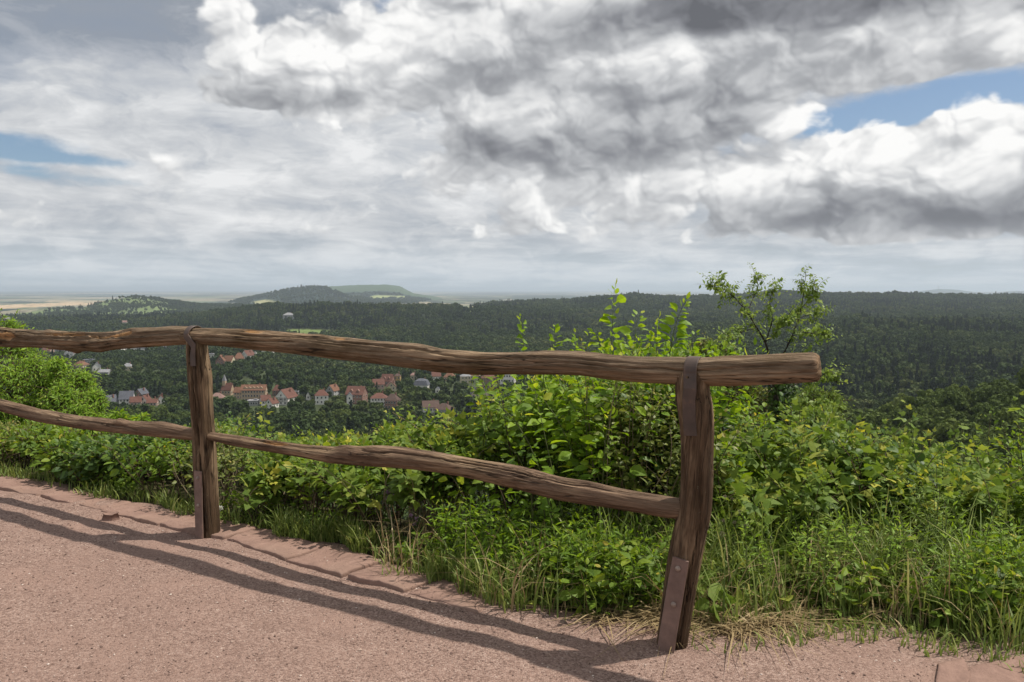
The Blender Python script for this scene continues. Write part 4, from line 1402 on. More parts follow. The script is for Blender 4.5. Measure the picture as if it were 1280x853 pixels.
# iron straps and foot plates
mi, t, out = material('brown_painted_iron')
co = objco(t)
n1, n2 = t.noise(co, 9, 6, .65), t.noise(co, 90, 4, .6)
c = t.ramp(n1, [(.3, (.125, .082, .068)), (.55, (.205, .135, .112)), (.72, (.29, .185, .145))])
principled(t, out, c, .55, .4, bump(t, n2, .25, .003))
mi2, t, out = material('iron_strap_paint')
co = objco(t)
n1 = t.noise(co, 12, 6, .65)
principled(t, out, t.ramp(n1, [(.3, (.050, .034, .027)), (.55, (.078, .051, .040)), (.72, (.16, .095, .06))]), .5, .45, bump(t, t.noise(co, 60, 4, .6), .2, .003))
mb_, t, out = material('worn_bolt_steel')
principled(t, out, t.ramp(t.noise(objco(t), 60, 4, .6), [(.3, (.16, .11, .09)), (.7, (.34, .27, .22))]), .45, .5)


def ribbon(name, P, half, thick, wdir, mat):
    """A bent flat bar through P; wdir = direction of its width."""
    P = np.asarray(P, float)
    k = len(P)
    T = norm(np.gradient(P, axis=0))
    W_ = np.broadcast_to(np.asarray(wdir, float), P.shape)
    W_ = norm(W_ - T * (T * W_).sum(-1, keepdims=True))
    N = np.cross(T, W_)
    hf = np.broadcast_to(np.asarray(half, float), (k,))[:, None]
    b = thick * .3
    prof = [(-1, -1, b, 0), (1, -1, -b, 0), (1, -1, 0, b), (1, 1, 0, -b), (1, 1, -b, 0), (-1, 1, b, 0), (-1, 1, 0, -b), (-1, -1, 0, b)]
    V = np.stack([P + W_ * (hf * a + x_) + N * (thick / 2 * c_ + y_) for a, c_, x_, y_ in prof], 1)
    idx = np.arange(k * 8).reshape(k, 8)
    q = np.stack([idx[:-1], np.roll(idx[:-1], -1, 1), np.roll(idx[1:], -1, 1), idx[1:]], -1).reshape(-1, 4)
    b_ = MB()
    b_.add(V.reshape(-1, 3), (q, np.full(len(q), 4)))
    b_.add(V[0], [tuple(range(7, -1, -1))])
    b_.add(V[-1], [tuple(range(8))])
    V, L, T, _ = b_.arrays()
    o = link(name, make_mesh(name, V - np.asarray(fence.location), L, T, mats=[mat]), fence)
    return o


def bolt(parent, p, nrm, rad=.0095):
    b = MB()
    nrm = norm(np.asarray(nrm, float))
    a = norm(np.cross(nrm, [0, 0, 1.]))
    c = np.cross(nrm, a)
    th = np.linspace(0, 2 * math.pi, 14, endpoint=False)
    V = []
    for (rr_, h) in ((1.25, 0), (1.25, .0025), (1.0, .003), (.85, .0065), (.45, .0085)):
        V.append(p + rad * rr_ * (np.cos(th)[:, None] * a + np.sin(th)[:, None] * c) + nrm * h)
    V = np.concatenate(V)
    f = [(l * 14 + i, l * 14 + (i + 1) % 14, (l + 1) * 14 + (i + 1) % 14, (l + 1) * 14 + i) for l in range(4) for i in range(14)] + [tuple(range(56, 70))]
    b.add(V - np.asarray(fence.location), f)
    b.build('bolt', mb_, parent, True)


def strap(xc, ytop, ybot, down, half, xd):
    """Band over the top rail and down the viewer's face of the post."""
    c = on_fence(xc, (ytop + ybot) / 2)
    R = (ybot - ytop) / 2 / F * c[1] + .005
    th = np.radians(np.linspace(130, -92, 26))
    P = [c + R * (np.cos(a) * np.array([0, 0, 1.]) + np.sin(a) * FN) for a in th]
    P = np.array(P)
    foot = [on_fence(x_, y_, -.072) for x_, y_ in down]
    P = np.concatenate([P, foot])
    return ribbon('strap', P, half, .007, FD, mi2)


strap(868, 448, 481.5, [(862.5, 486), (861, 500), (861.5, 520), (863, 545)], .027, 0)
# the split post's strap sits on its left flank
c = on_fence(243, 420)
R = 10.5 / F * c[1] + .008
P_ = [c + R * (np.cos(a) * np.array([0, 0, 1.]) + np.sin(a) * FN) for a in np.radians(np.linspace(130, -88, 24))]
P_ += [on_fence(242, 433, -.058), on_fence(241, 445, -.060), on_fence(241.5, 458, -.063)]
ribbon('strap', np.array(P_), .023, .007, FD, mi2)

fn = -FN
pp = [on_fence(*p, -.083) for p in ((851, 699), (846, 727), (841, 757), (834, 800), (832, 815))]
pl_ = ribbon('foot_plate', np.array(pp), np.array([.034, .036, .036, .036, .036]), .012, FD, mi)
for p in ((847.5, 711), (842, 756)): bolt(pl_, on_fence(*p, -.090), fn)
pd = norm(-FN * .35 - FD * .94)
c0 = [on_fence(x, y, -.072) for x, y in ((247.5, 589), (248, 610), (248.5, 640), (249.5, 676))]
pl_ = ribbon('foot_plate', np.array(c0), .033, .012, FD, mi)
for p in ((247.3, 598), (248, 632)): bolt(pl_, on_fence(*p, -.079), fn, .009)
c0 = np.array(far_post) + np.array([0, 0, .3]) - FN * .085
pl_ = ribbon('foot_plate', np.array([c0, c0 - [0, 0, .15], c0 - [0, 0, .34]]), .033, .012, FD, mi)

# ------------------------------------------------------------------ leaves, stems, grass
def leaf_template(kind):
    if kind == 'lobed':
        V = [(.42, 0, .03), (0, 0, 0), (.02, .30, .0), (.36, .50, -.05), (.48, .24, .02), (1, 0, -.10), (.48, -.24, .02), (.36, -.50, -.05), (.02, -.30, 0)]
        Fc = [(0, 1, 8), (0, 8, 7), (0, 7, 6), (0, 6, 5), (0, 5, 4), (0, 4, 3), (0, 3, 2), (0, 2, 1)]
        return np.array(V, float), np.array(Fc)
    w = {'ovate': (.20, .29, .15), 'round': (.30, .40, .24), 'lance': (.10, .14, .07)}[kind]
    V = [(0, 0, 0), (.34, 0, 0), (.68, 0, -.03), (1, 0, -.12)]
    for s_ in (1, -1): V += [(.18, s_ * w[0], .055), (.50, s_ * w[1], .05), (.82, s_ * w[2], -.03)]
    Fc = [(0, 1, 4, 4), (1, 2, 5, 4), (2, 3, 6, 5), (1, 0, 7, 7), (2, 1, 7, 8), (3, 2, 8, 9)]
    return np.array(V, float), Fc


def leaves(kind, P, axis, nrm, size, r, curl=1.0):
    V0, Fc = leaf_template(kind)
    n = len(P)
    a = norm(axis)
    nn = norm(nrm - a * (nrm * a).sum(-1, keepdims=True))
    b = np.cross(nn, a)
    cz = curl * r.uniform(.3, 2.2, n)
    wy = r.uniform(.8, 1.2, n)
    V = P[:, None] + size[:, None, None] * (V0[None, :, 0:1] * a[:, None] + (V0[None, :, 1] * wy[:, None])[..., None] * b[:, None] + (V0[None, :, 2] * cz[:, None])[..., None] * nn[:, None])
    loops, tot = [], []
    for f in Fc:
        f = list(dict.fromkeys(f))
        loops += f
        tot.append(len(f))
    L = (np.array(loops)[None] + (np.arange(n) * len(V0))[:, None]).ravel()
    return V.reshape(-1, 3), L, np.tile(tot, n), len(V0)


class Plant:
    """Stems and leaves gathered for one plant."""
    def __init__(self, seed):
        self.r = np.random.default_rng(seed)
        self.st, self.lf = MB(), MB()

    def canes(self, B, T, lean, nleaf, kind, size, t0=.22, rad=.004, tint=(.0, 1.0), upness=.9, spread=1.0, petiole=.02, end_small=.45, K=7, sizevar=(.5, 1.3), droop=0.0, sides=4, whorl=2.4):
        r = self.r
        B, T = np.atleast_2d(B).astype(float), np.atleast_2d(T).astype(float)
        n = len(B)
        C = B + (T - B) * np.array([.15, .15, .75]) + r.normal(scale=lean, size=(n, 3)) * np.array([1, 1, .2])
        tt = np.linspace(0, 1, K)[None, :, None]
        P = (1 - tt) ** 2 * B[:, None] + 2 * tt * (1 - tt) * C[:, None] + tt ** 2 * T[:, None]
        self.st.tubes(P, rad * np.linspace(1, .35, K)[None] * r.uniform(.7, 1.3, (n, 1)), sides, r.uniform(0, 1, n))
        if not nleaf: return
        t = np.clip(t0 + (1 - t0) * (np.arange(nleaf)[None] + r.uniform(-.4, .4, (n, nleaf)) + .5) / nleaf, 0, 1)
        t[:, -1] = 1.0
        t_ = t[..., None]
        pos = (1 - t_) ** 2 * B[:, None] + 2 * t_ * (1 - t_) * C[:, None] + t_ ** 2 * T[:, None]
        tan = norm(2 * (1 - t_) * (C - B)[:, None] + 2 * t_ * (T - C)[:, None])
        ang = (np.arange(nleaf) * whorl)[None] + r.uniform(0, 6.28, (n, 1)) + r.normal(scale=.35, size=(n, nleaf))
        ref = norm(np.cross(tan, np.array([.31, .52, .23])))
        b2 = np.cross(tan, ref)
        rad_ = np.cos(ang)[..., None] * ref + np.sin(ang)[..., None] * b2
        tip = sstep(.75, 1.0, t)[..., None]
        ax = norm(rad_ * spread * (1 - .65 * tip) + tan * (.35 + .5 * tip) - np.array([0, 0, 1.]) * (droop + .15 * r.random((n, nleaf, 1))))
        nr = np.array([SUN_FROM.x * .35, SUN_FROM.y * .35 - .12, upness]) + r.normal(scale=.42, size=(n, nleaf, 3))
        sz = size * r.uniform(*sizevar, (n, nleaf)) * (1 - (1 - end_small) * sstep(.7, 1, t))
        pos = pos + ax * petiole * r.uniform(.5, 1.5, (n, nleaf, 1))
        V, L, To, k = leaves(kind, pos.reshape(-1, 3), ax.reshape(-1, 3), nr.reshape(-1, 3), sz.ravel(), r)
        tn = np.clip(r.uniform(tint[0], tint[1], (n, nleaf)) * .75 + r.uniform(0, .25, (n, 1)) + .12 * tip[..., 0], 0, 1)
        self.lf.add(V, (L, To), np.repeat(tn.ravel(), k))

    def finish(self, name, loc, label, cat, lmat, smat, group=None, kind=None, parts=('foliage', 'stems')):
        root = empty(name, loc, label, cat, group)
        loc = np.asarray(loc, float)
        for b, m, nm in ((self.lf, lmat, parts[0]), (self.st, smat, parts[1])):
            if b.n:
                V, L, T, A = b.arrays()
                link(nm, make_mesh(nm, V - loc, L, T, attrs={'tint': ('FLOAT', A)}, mats=[m]), root)
        return root


LEAF = dict(
    bramble=leaf_mat('bramble_leaf', [(0, (0.052, 0.097, 0.016)), (.35, (0.103, 0.176, 0.022)), (.7, (0.160, 0.251, 0.028)), (.93, (0.254, 0.319, 0.042)), (1, (0.451, 0.386, 0.065))], .36, .55, .28),
    dogwood=leaf_mat('dogwood_leaf', [(0, (0.080, 0.151, 0.018)), (.45, (0.152, 0.262, 0.025)), (.85, (0.241, 0.358, 0.035)), (1, (0.392, 0.429, 0.062))], .42, .5, .3),
    dark=leaf_mat('dark_glossy_leaf', [(0, (0.036, 0.075, 0.017)), (.5, (0.069, 0.128, 0.024)), (.9, (0.125, 0.199, 0.033)), (1, (0.264, 0.301, 0.055))], .27, .5, .32),
    hop=leaf_mat('hop_leaf', [(0, (0.066, 0.117, 0.021)), (.4, (0.122, 0.192, 0.032)), (.75, (0.188, 0.260, 0.046)), (.92, (0.319, 0.335, 0.065)), (1, (0.500, 0.470, 0.065))], .36, .62, .22),
    olive=leaf_mat('olive_leaf', [(0, (0.066, 0.092, 0.021)), (.5, (0.131, 0.168, 0.035)), (.85, (0.216, 0.243, 0.053)), (1, (0.413, 0.319, 0.092))], .3, .5, .35),
    lime=leaf_mat('lime_leaf', [(0, (0.120, 0.215, 0.031)), (.5, (0.203, 0.331, 0.045)), (.9, (0.295, 0.429, 0.063)), (1, (0.444, 0.500, 0.126))], .38, .5, .3),
    ash=leaf_mat('ash_leaf', [(0, (0.084, 0.139, 0.028)), (.5, (0.159, 0.239, 0.045)), (1, (0.279, 0.358, 0.083))], .35, .5, .3),
    grass=leaf_mat('grass_blade', [(0, (0.097, 0.148, 0.031)), (.5, (0.185, 0.251, 0.061)), (.85, (0.301, 0.338, 0.101)), (1, (0.500, 0.467, 0.187))], .3, .5, .3, 1.4),
    straw=leaf_mat('straw_blade', [(0, (.22, .16, .08)), (.6, (.36, .27, .14)), (1, (.50, .40, .24))], .2, .6, .3, 1.2),
)
M_STEM = {k: plain(k, c, .8, .4, 8) for k, c in dict(green_stem=(.08, .10, .035), brown_stem=(.075, .05, .033), pale_stem=(.16, .13, .08), dark_limb=(.045, .035, .027)).items()}

TOPX = [-400, -150, 0, 60, 120, 170, 215, 250, 290, 330, 370, 400, 430, 480, 520, 560, 600, 640, 665, 700, 740, 770, 800, 850, 880, 905, 925, 945, 970, 1000, 1030, 1060, 1085, 1110, 1140, 1180, 1220, 1260, 1300, 1400, 1700]
TOPY = [526, 526, 530, 534, 537, 542, 546, 542, 526, 550, 550, 539, 531, 528, 524, 504, 500, 480, 454, 440, 425, 414, 412, 414, 434, 458, 504, 520, 510, 508, 516, 536, 552, 558, 548, 548, 536, 526, 520, 510, 510]
SX = [-400, 0, 240, 300, 450, 640, 700, 800, 1000, 1700]
SY = [.16, .16, .17, .23, .34, .52, .62, .78, .92, .95]


def outline_z(px, Y):
    """Height at depth Y of the hedge's top in photo column px."""
    return CAMZ + np.array([slope(p) for p in np.interp(px, TOPX, TOPY)]) * Y


# (photo px, distance beyond the edge, species, label)
SHRUBS = [
    (-190, .7, 'bramble', 'bramble thicket beyond the left edge of the picture behind the kerb'),
    (-60, .6, 'olive', 'yellowish shrub just entering at the left frame edge behind the kerb'),
    (25, .5, 'bramble', 'low bright shrub behind the first kerb stone at the left edge'),
    (95, .55, 'dark', 'dark glossy shrub under the left lower rail, before the light trees'),
    (165, .5, 'bramble', 'leafy shrub under the knot of the left lower rail'),
    (225, .55, 'olive', 'olive-yellow shrub just left of the split post'),
    (300, .6, 'hop', 'pale leafed climber heap just right of the split post'),
    (375, .7, 'bramble', 'shrub behind the pale broken patch of the lower rail'),
    (450, .75, 'hop', 'bright lobed-leaf shrub topping the hedge left of the middle'),
    (530, .8, 'bramble', 'dark-bottomed bramble with bright crown below the brown-roofed houses'),
    (600, .95, 'dogwood', 'bright green bush below the twin-gabled villa'),
    (670, 1.1, 'dogwood', 'tall bush with slim upright shoots left of the tallest shoot'),
    (735, 1.0, 'olive', 'bush with thin yellowish stems in front of the tall shoots'),
    (770, 1.3, 'dogwood', 'tallest bush of the hedge, its long shoot crossing the skyline'),
    (835, 1.2, 'dark', 'dark glossy bush hugging the leaning post on its left'),
    (900, 1.3, 'dogwood', 'yellow-green bush peeping out right of the leaning post'),
    (960, 1.2, 'hop', 'rounded vine-covered mound right of the leaning post'),
    (1030, 1.2, 'hop', 'vine mound with yellow leaves below the rail end'),
    (1095, 1.25, 'bramble', 'low bramble in the dip of the hedge right of the vine mounds'),
    (1150, 1.3, 'hop', 'vine heap carrying a tall leafy tip in the right half'),
    (1215, 1.3, 'dark', 'dark-leaved bush behind the tall grey-green weed at the right'),
    (1285, 1.3, 'hop', 'sprawling vine at the right frame edge'),
    (1420, 1.2, 'bramble', 'bramble thicket beyond the right edge of the picture'),
]
SPEC = dict(bramble=('ovate', .070, 'bramble', 'brown_stem'), dogwood=('ovate', .076, 'dogwood', 'green_stem'), dark=('round', .068, 'dark', 'brown_stem'),
            hop=('lobed', .086, 'hop', 'pale_stem'), olive=('ovate', .044, 'olive', 'pale_stem'))
r = np.random.default_rng(77)
N = 3100
uu = r.uniform(u_of(-330), u_of(1330) + 1.3, N)
ex, ey, nx, ny = edge_frame(uu)
pxe, _ = photo(ex, ey, 0 * ex)
s0 = np.interp(pxe, SX, SY)
sd = s0 + 1.55 * r.random(N) ** 1.25
bx, by = ex + nx * sd, ey + ny * sd
nc = 230                                                    # canes stand in clumps, with dark gaps between
pick_ = r.integers(0, nc, N)
loose = r.random(N) < .15
bx = np.where(loose, bx, bx[pick_] + r.normal(scale=.065, size=N))
by = np.where(loose, by, by[pick_] + r.normal(scale=.065, size=N))
sd = edge_s(bx, by)
bz = ter(bx, by)
pxb, _ = photo(bx, by, bz + .6)
s0 = np.interp(pxb, SX, SY)
back_off = np.maximum(.16 - sd, 0)
bx, by = bx + nx * back_off, by + ny * back_off
sd = np.maximum(sd, .16)
bz = ter(bx, by)
zt = outline_z(pxb, by)
lump = .20 * fbm(bx * 2.3, by * 2.3, seed=41)
frac = np.clip(r.random(N) ** .45 * .72 + .28, 0, 1)
frac = np.where(pxb < 660, .55 + .45 * frac, frac)
ramp_ = .82 + .18 * sstep(0, .35, sd - s0)
hgt = (zt - bz) * frac * np.clip(ramp_ + lump, .2, 1.02)
hgt = np.maximum(hgt, .14)
tip = np.stack([bx + r.normal(scale=.17, size=N), by + r.normal(scale=.16, size=N), bz + hgt], -1)
st_ = edge_s(tip[:, 0], tip[:, 1])                          # nothing leans out over the kerb
push = np.maximum(.10 - st_, 0)[:, None]
tip[:, :2] += push * np.stack([nx, ny], -1)
cx = np.array([s[0] for s in SHRUBS], float)
ce = [edge_frame(u_of(c) if c < 1330 else u_of(1330) + .9) for c in cx]
cpos = np.array([(e[0] + e[2] * s[1], e[1] + e[3] * s[1]) for e, s in zip(ce, SHRUBS)])
own = np.argmin(((np.stack([bx, by], -1)[:, None] + r.normal(scale=.13, size=(N, 1, 2)) - cpos[None]) ** 2).sum(-1), 1)
TEMPL = {}
BUSH = []
for i, (px, s_, sp_, lab) in enumerate(SHRUBS):
    k = np.nonzero(own == i)[0]
    pl = Plant(300 + i)
    kind, size, lm, sm_ = SPEC[sp_]
    B = np.stack([bx[k], by[k], bz[k] - .03], -1)
    long_ = hgt[k] > .55
    for sel, nl in ((long_, 34 if sp_ != 'olive' else 46), (~long_, 18 if sp_ != 'olive' else 24)):
        if sel.any():
            pl.canes(B[sel], tip[k][sel], .10, nl, kind, size, .40, .0042, upness=.85, petiole=.035, droop=.05)
    # short side twigs through the mass, some bare and brown
    kk = r.choice(k, max(4, len(k) // 7))
    T2 = tip[kk] + r.normal(scale=(.16, .16, .06), size=(len(kk), 3))
    pl.canes(np.stack([bx[kk], by[kk], bz[kk]], -1), T2 - np.array([0, 0, .05]), .14, 0, kind, size, rad=.0045)
    BUSH.append((pl, px, s_, sp_, lab, cpos[i]))

# long shoots above the hedge: bush, px, py of the tip, px, py where it leaves the mass, depth, leaves, size, thickness of leafing
SHOOTS = [(13, 768, 361, 764, 470, 5.0, 17, .072, 'dogwood'), (13, 798, 394, 796, 470, 5.0, 15, .058, 'dogwood'), (13, 858, 376, 842, 470, 5.1, 24, .060, 'dogwood'),
          (13, 822, 402, 826, 470, 5.0, 15, .056, 'dogwood'), (13, 745, 418, 750, 470, 5.0, 12, .055, 'dogwood'), (13, 783, 418, 779, 470, 5.2, 14, .055, 'dogwood'), (13, 868, 418, 860, 480, 5.2, 14, .055, 'dogwood'),
          (11, 651, 398, 655, 480, 5.3, 15, .056, 'dogwood'), (11, 693, 411, 690, 480, 5.3, 13, .056, 'dogwood'), (11, 719, 418, 722, 480, 5.2, 12, .056, 'dogwood'), (11, 737, 421, 735, 480, 5.2, 10, .05, 'dogwood'),
          (15, 912, 432, 906, 500, 5.3, 12, .05, 'dogwood'), (15, 895, 438, 893, 500, 5.3, 12, .05, 'dogwood'), (10, 640, 484, 637, 540, 5.1, 11, .05, 'dogwood'),
          (6, 328, 508, 333, 570, 5.3, 12, .045, 'hop'), (16, 991, 505, 988, 550, 4.7, 9, .06, 'hop'), (19, 1132, 506, 1142, 580, 4.7, 9, .062, 'hop'), (19, 1163, 540, 1172, 590, 4.7, 7, .05, 'hop'),
          (20, 1222, 524, 1206, 580, 4.8, 7, .05, 'hop'), (20, 1242, 548, 1230, 590, 4.8, 6, .05, 'hop'), (21, 1274, 498, 1279, 570, 4.7, 8, .06, 'hop'), (18, 1100, 545, 1096, 590, 4.8, 8, .04, 'bramble'),
          (12, 704, 470, 712, 600, 4.6, 26, .034, 'olive'), (12, 730, 486, 722, 610, 4.5, 28, .032, 'olive'), (12, 752, 480, 742, 610, 4.6, 28, .032, 'olive')]
for i, (pl, px, s_, sp_, lab, cp) in enumerate(BUSH):
    kind, size, lm, sm_ = SPEC[sp_]
    z0 = float(ter(cp[0], cp[1]))
    root = pl.finish('shrub', (cp[0], cp[1], z0), lab, 'shrub', LEAF[lm], M_STEM[sm_], 'shrubs of the hedge behind the fence')
    for (bi, tx, ty, qx, qy, Y, nl, sz, sp2) in SHOOTS:
        if bi != i: continue
        p2 = Plant(500 + int(tx))
        b0 = at(qx, qy, Y)
        t1 = at(tx, ty, Y + .05)
        low_ = b0 + (b0 - t1) * .5
        p2.canes(low_, t1, .03, int(nl * (1.9 if sp2 == 'dogwood' else 1.6)), SPEC[sp2][0], sz * (1.38 if sp2 == 'dogwood' else 1.15), .12, .0036, (.45, 1.0), upness=.6, petiole=.02, end_small=.5, K=9, whorl=3.14 if sp2 == 'dogwood' else 2.6, droop=.05)
        for bb, mm, nm in ((p2.lf, LEAF[SPEC[sp2][2]], 'leaf'), (p2.st, M_STEM['green_stem'], 'shoot')):
            V, L, T, A = bb.arrays()
            me = make_mesh('shoot_leaf' if nm == 'leaf' else 'shoot', V - np.array([cp[0], cp[1], z0]), L, T, attrs={'tint': ('FLOAT', A)}, mats=[mm])
            if nm == 'leaf': lme = me
            else:
                so = link('shoot', me, root)
                link('foliage', lme, so)

# ---- bright leafy trees rising from the slope at the left, and the open sapling behind the rail end
def lobed_tree(name, loc, lobes, nleaf, kind, size, lmat, label, cat, seed, limbs=True, droop=.15, leafy=8):
    """lobes: (centre, radius) in the world; leaves sit on short twigs that fill the lobes' outer shells."""
    pl = Plant(seed)
    r = pl.r
    loc = np.asarray(loc, float)
    tot = sum(rd ** 2 for _, rd in lobes)
    for c, rd in lobes:
        c = np.asarray(c, float)
        n = max(6, int(nleaf / leafy * rd ** 2 / tot))
        D = norm(r.normal(size=(n, 3)) + np.array([0, 0, .35]))
        T = c + D * (rd * r.uniform(.5, 1.0, n) * (1 + .45 * (r.random(n) < .16)))[:, None] * np.array([1, 1, .95])
        B = c + D * (rd * .3) + r.normal(scale=rd * .12, size=(n, 3))
        pl.canes(B, T, rd * .1, leafy, kind, size, .25, .004, upness=.7, petiole=.01, droop=droop, K=4)
        if limbs:
            fork = loc + (c - loc) * np.array([.12, .12, .42])
            pl.canes(np.stack([fork]), np.stack([c]), .1, 0, kind, size, rad=.02, K=8, sides=6)
    pl.canes(np.stack([loc]), np.stack([loc + (np.mean([l[0] for l in lobes], 0) - loc) * np.array([.6, .6, .7])]), .05, 0, kind, size, rad=.05, K=8, sides=8)
    return pl.finish(name, loc, label, cat, lmat, M_STEM['brown_stem'], parts=('crown', 'trunk'))


def L_(px, py, rpx, Y, dy=0.0):
    return (at(px, py, Y + dy), rpx / F * Y)


lobed_tree('leafy_tree', (*at(30, 560, 9.5)[:2], float(ter(*at(30, 560, 9.5)[:2]))),
           [L_(12, 425, 32, 9.5), L_(-25, 440, 38, 9.6), L_(40, 470, 36, 9.2), L_(8, 490, 46, 9.2, -.3), L_(-45, 500, 50, 9.4), L_(28, 440, 26, 9.5, .3), L_(50, 520, 36, 9.0), L_(0, 540, 40, 8.8), L_(-90, 450, 50, 9.8)],
           13000, 'lance', .062, LEAF['lime'], 'light green tree with narrow leaves at the far left, rising above the top rail', 'tree', 901)
lobed_tree('leafy_tree', (*at(95, 580, 8.9)[:2], float(ter(*at(95, 580, 8.9)[:2]))),
           [L_(72, 462, 20, 9.0), L_(100, 485, 27, 8.9), L_(118, 505, 22, 8.8), L_(80, 505, 32, 8.6), L_(100, 530, 34, 8.5), L_(66, 485, 22, 8.9, .3), L_(130, 528, 14, 8.6)],
           8000, 'lance', .058, LEAF['lime'], 'lower light green tree right of the taller one, between both left rails', 'tree', 902)
lobed_tree('shrub', (*at(150, 560, 7.5)[:2], float(ter(*at(150, 560, 7.5)[:2]))), [L_(150, 535, 22, 7.5), L_(176, 530, 12, 7.4), L_(120, 545, 24, 7.4), L_(60, 548, 30, 7.4)],
           2600, 'lance', .075, LEAF['dogwood'], 'bright feathery shrub poking above the left lower rail by its knot', 'shrub', 903)

YS_ = 8.6
sap = Plant(910)
Lm = lambda *q: np.array([at(x, y, YS_ + d) for x, y, d in q])
limbs = [(Lm((975, 560, 0), (972, 520, 0), (968, 480, 0), (964, 452, .05)), [.075, .07, .05, .036]),
         (Lm((964, 455, 0), (957, 428, -.1), (946, 410, -.15), (934, 390, -.1), (918, 372, 0), (902, 352, .05)), [.026, .022, .018, .013, .009, .005]),
         (Lm((968, 460, 0), (981, 440, .1), (990, 420, .1), (999, 398, .15), (1004, 370, .2), (1007, 346, .2)), [.026, .021, .017, .013, .009, .005]),
         (Lm((934, 390, -.1), (942, 372, .1), (948, 356, .2), (944, 344, .2)), [.011, .008, .006, .004]), (Lm((957, 428, -.1), (966, 400, -.3), (962, 378, -.4), (968, 358, -.4)), [.012, .010, .007, .004]),
         (Lm((918, 372, 0), (905, 362, -.1), (892, 358, -.2)), [.008, .006, .004]), (Lm((999, 398, .15), (1014, 392, .4), (1028, 390, .5)), [.009, .006, .004]),
         (Lm((990, 420, .1), (1010, 416, -.2), (1030, 420, -.3)), [.010, .007, .004]), (Lm((1002, 385, .2), (1015, 372, .0), (1022, 365, 0)), [.007, .005, .003]),
         (Lm((946, 410, -.15), (930, 414, -.4), (912, 424, -.6)), [.010, .007, .004]), (Lm((972, 490, 0), (1000, 478, .1), (1030, 470, .2), (1046, 478, .3)), [.020, .014, .009, .005]),
         (Lm((972, 490, 0), (945, 468, .2), (918, 446, .3), (890, 432, .4)), [.018, .013, .009, .005]), (Lm((972, 505, 0), (1010, 505, -.2), (1045, 512, -.3)), [.016, .011, .006]),
         (Lm((968, 478, 0), (985, 462, -.2), (1000, 450, -.3)), [.012, .008, .005]), (Lm((957, 428, -.1), (975, 412, -.1), (984, 400, -.1)), [.009, .006, .004])]
for P_, R_ in limbs:
    t_ = np.linspace(0, 1, len(P_))
    tt_ = np.linspace(0, 1, 4 * len(P_))
    Pq = np.stack([np.interp(tt_, t_, P_[:, i]) for i in range(3)], -1)
    Pq[1:-1] = (Pq[:-2] + 2 * Pq[1:-1] + Pq[2:]) / 4
    sap.st.tubes(Pq, np.interp(tt_, t_, R_) * .5, 7)
rs = sap.r
for li, (P_, R_) in enumerate(limbs[1:], 1):
    nt = 34 if li in (1, 2) else (32 if li >= 10 and li != 14 else 21)
    f = rs.uniform(.30 if li < 10 else .4, 1.02, nt)
    f[:3] = 1.0
    t_ = np.linspace(0, 1, len(P_))
    B = np.stack([np.interp(f, t_, P_[:, i]) for i in range(3)], -1)
    if li in (1, 2): B = B[B[:, 2] > at(0, 432, YS_)[2]]
    D = rs.normal(size=(len(B), 3)) * np.array([1, 1, .7])
    T = B + norm(D + np.array([0, 0, .35])) * rs.uniform(.06, .22, (len(B), 1))
    sap.canes(B, T, .02, 10, 'ovate', .046 if li < 10 else .055, .15, .0022, (.2, 1), upness=.9, petiole=.006, droop=.08, K=4, whorl=3.14)
b0 = at(975, 560, YS_)
sap.finish('sapling', (*b0[:2], float(ter(*b0[:2]))), 'open young tree with two forked limbs reaching above the skyline behind the rail end', 'tree', LEAF['ash'], M_STEM['dark_limb'], parts=('crown', 'trunk'))
ivy = Plant(915)
a_ = rs.uniform(0, 6.28, 150)
h_ = rs.uniform(0, 1, 150)
B = at(976, 566, YS_) + np.stack([.06 * np.cos(a_), .06 * np.sin(a_), h_ * .86], -1)
ivy.canes(B, B + np.stack([.12 * np.cos(a_), .12 * np.sin(a_), .05 + 0 * a_], -1), .02, 7, 'round', .05, .1, .002, (0, .6), K=3)
ivy.finish('ivy', (*b0[:2], float(ter(*b0[:2]))), 'dark ivy wrapped round the trunk of the open young tree', 'ivy', LEAF['dark'], M_STEM['dark_limb'])
for (px, py, Y, lob, n, kind, size, mat, lab) in (
        (1055, 575, 7.2, [L_(1040, 545, 26, 7.2), L_(1068, 558, 24, 7.1), L_(1020, 530, 24, 7.5), L_(1085, 575, 20, 7.0), L_(1045, 580, 34, 6.9)], 4200, 'lance', .06, 'ash', 'dull green bush with soft outline behind the vine mounds right of the rail end'),
        (900, 520, 9.5, [L_(880, 438, 18, 9.5), L_(905, 452, 24, 9.4), L_(925, 470, 26, 9.3), L_(865, 455, 22, 9.5), L_(900, 490, 34, 9.2), L_(945, 505, 30, 9.1)], 4600, 'lance', .065, 'olive', 'olive bush rising behind the leaning post and the bright shoots'),
        (1010, 545, 9.8, [L_(1015, 500, 24, 9.8), L_(1040, 508, 22, 9.7), L_(1000, 525, 28, 9.6), L_(1030, 535, 28, 9.4)], 3200, 'lance', .06, 'ash', 'grey-green bush under the outer end of the top rail')):
    c = at(px, py, Y)
    lobed_tree('shrub', (*c[:2], float(ter(*c[:2]))), lob, n, kind, size, LEAF[mat], lab, 'shrub', 920 + int(px))

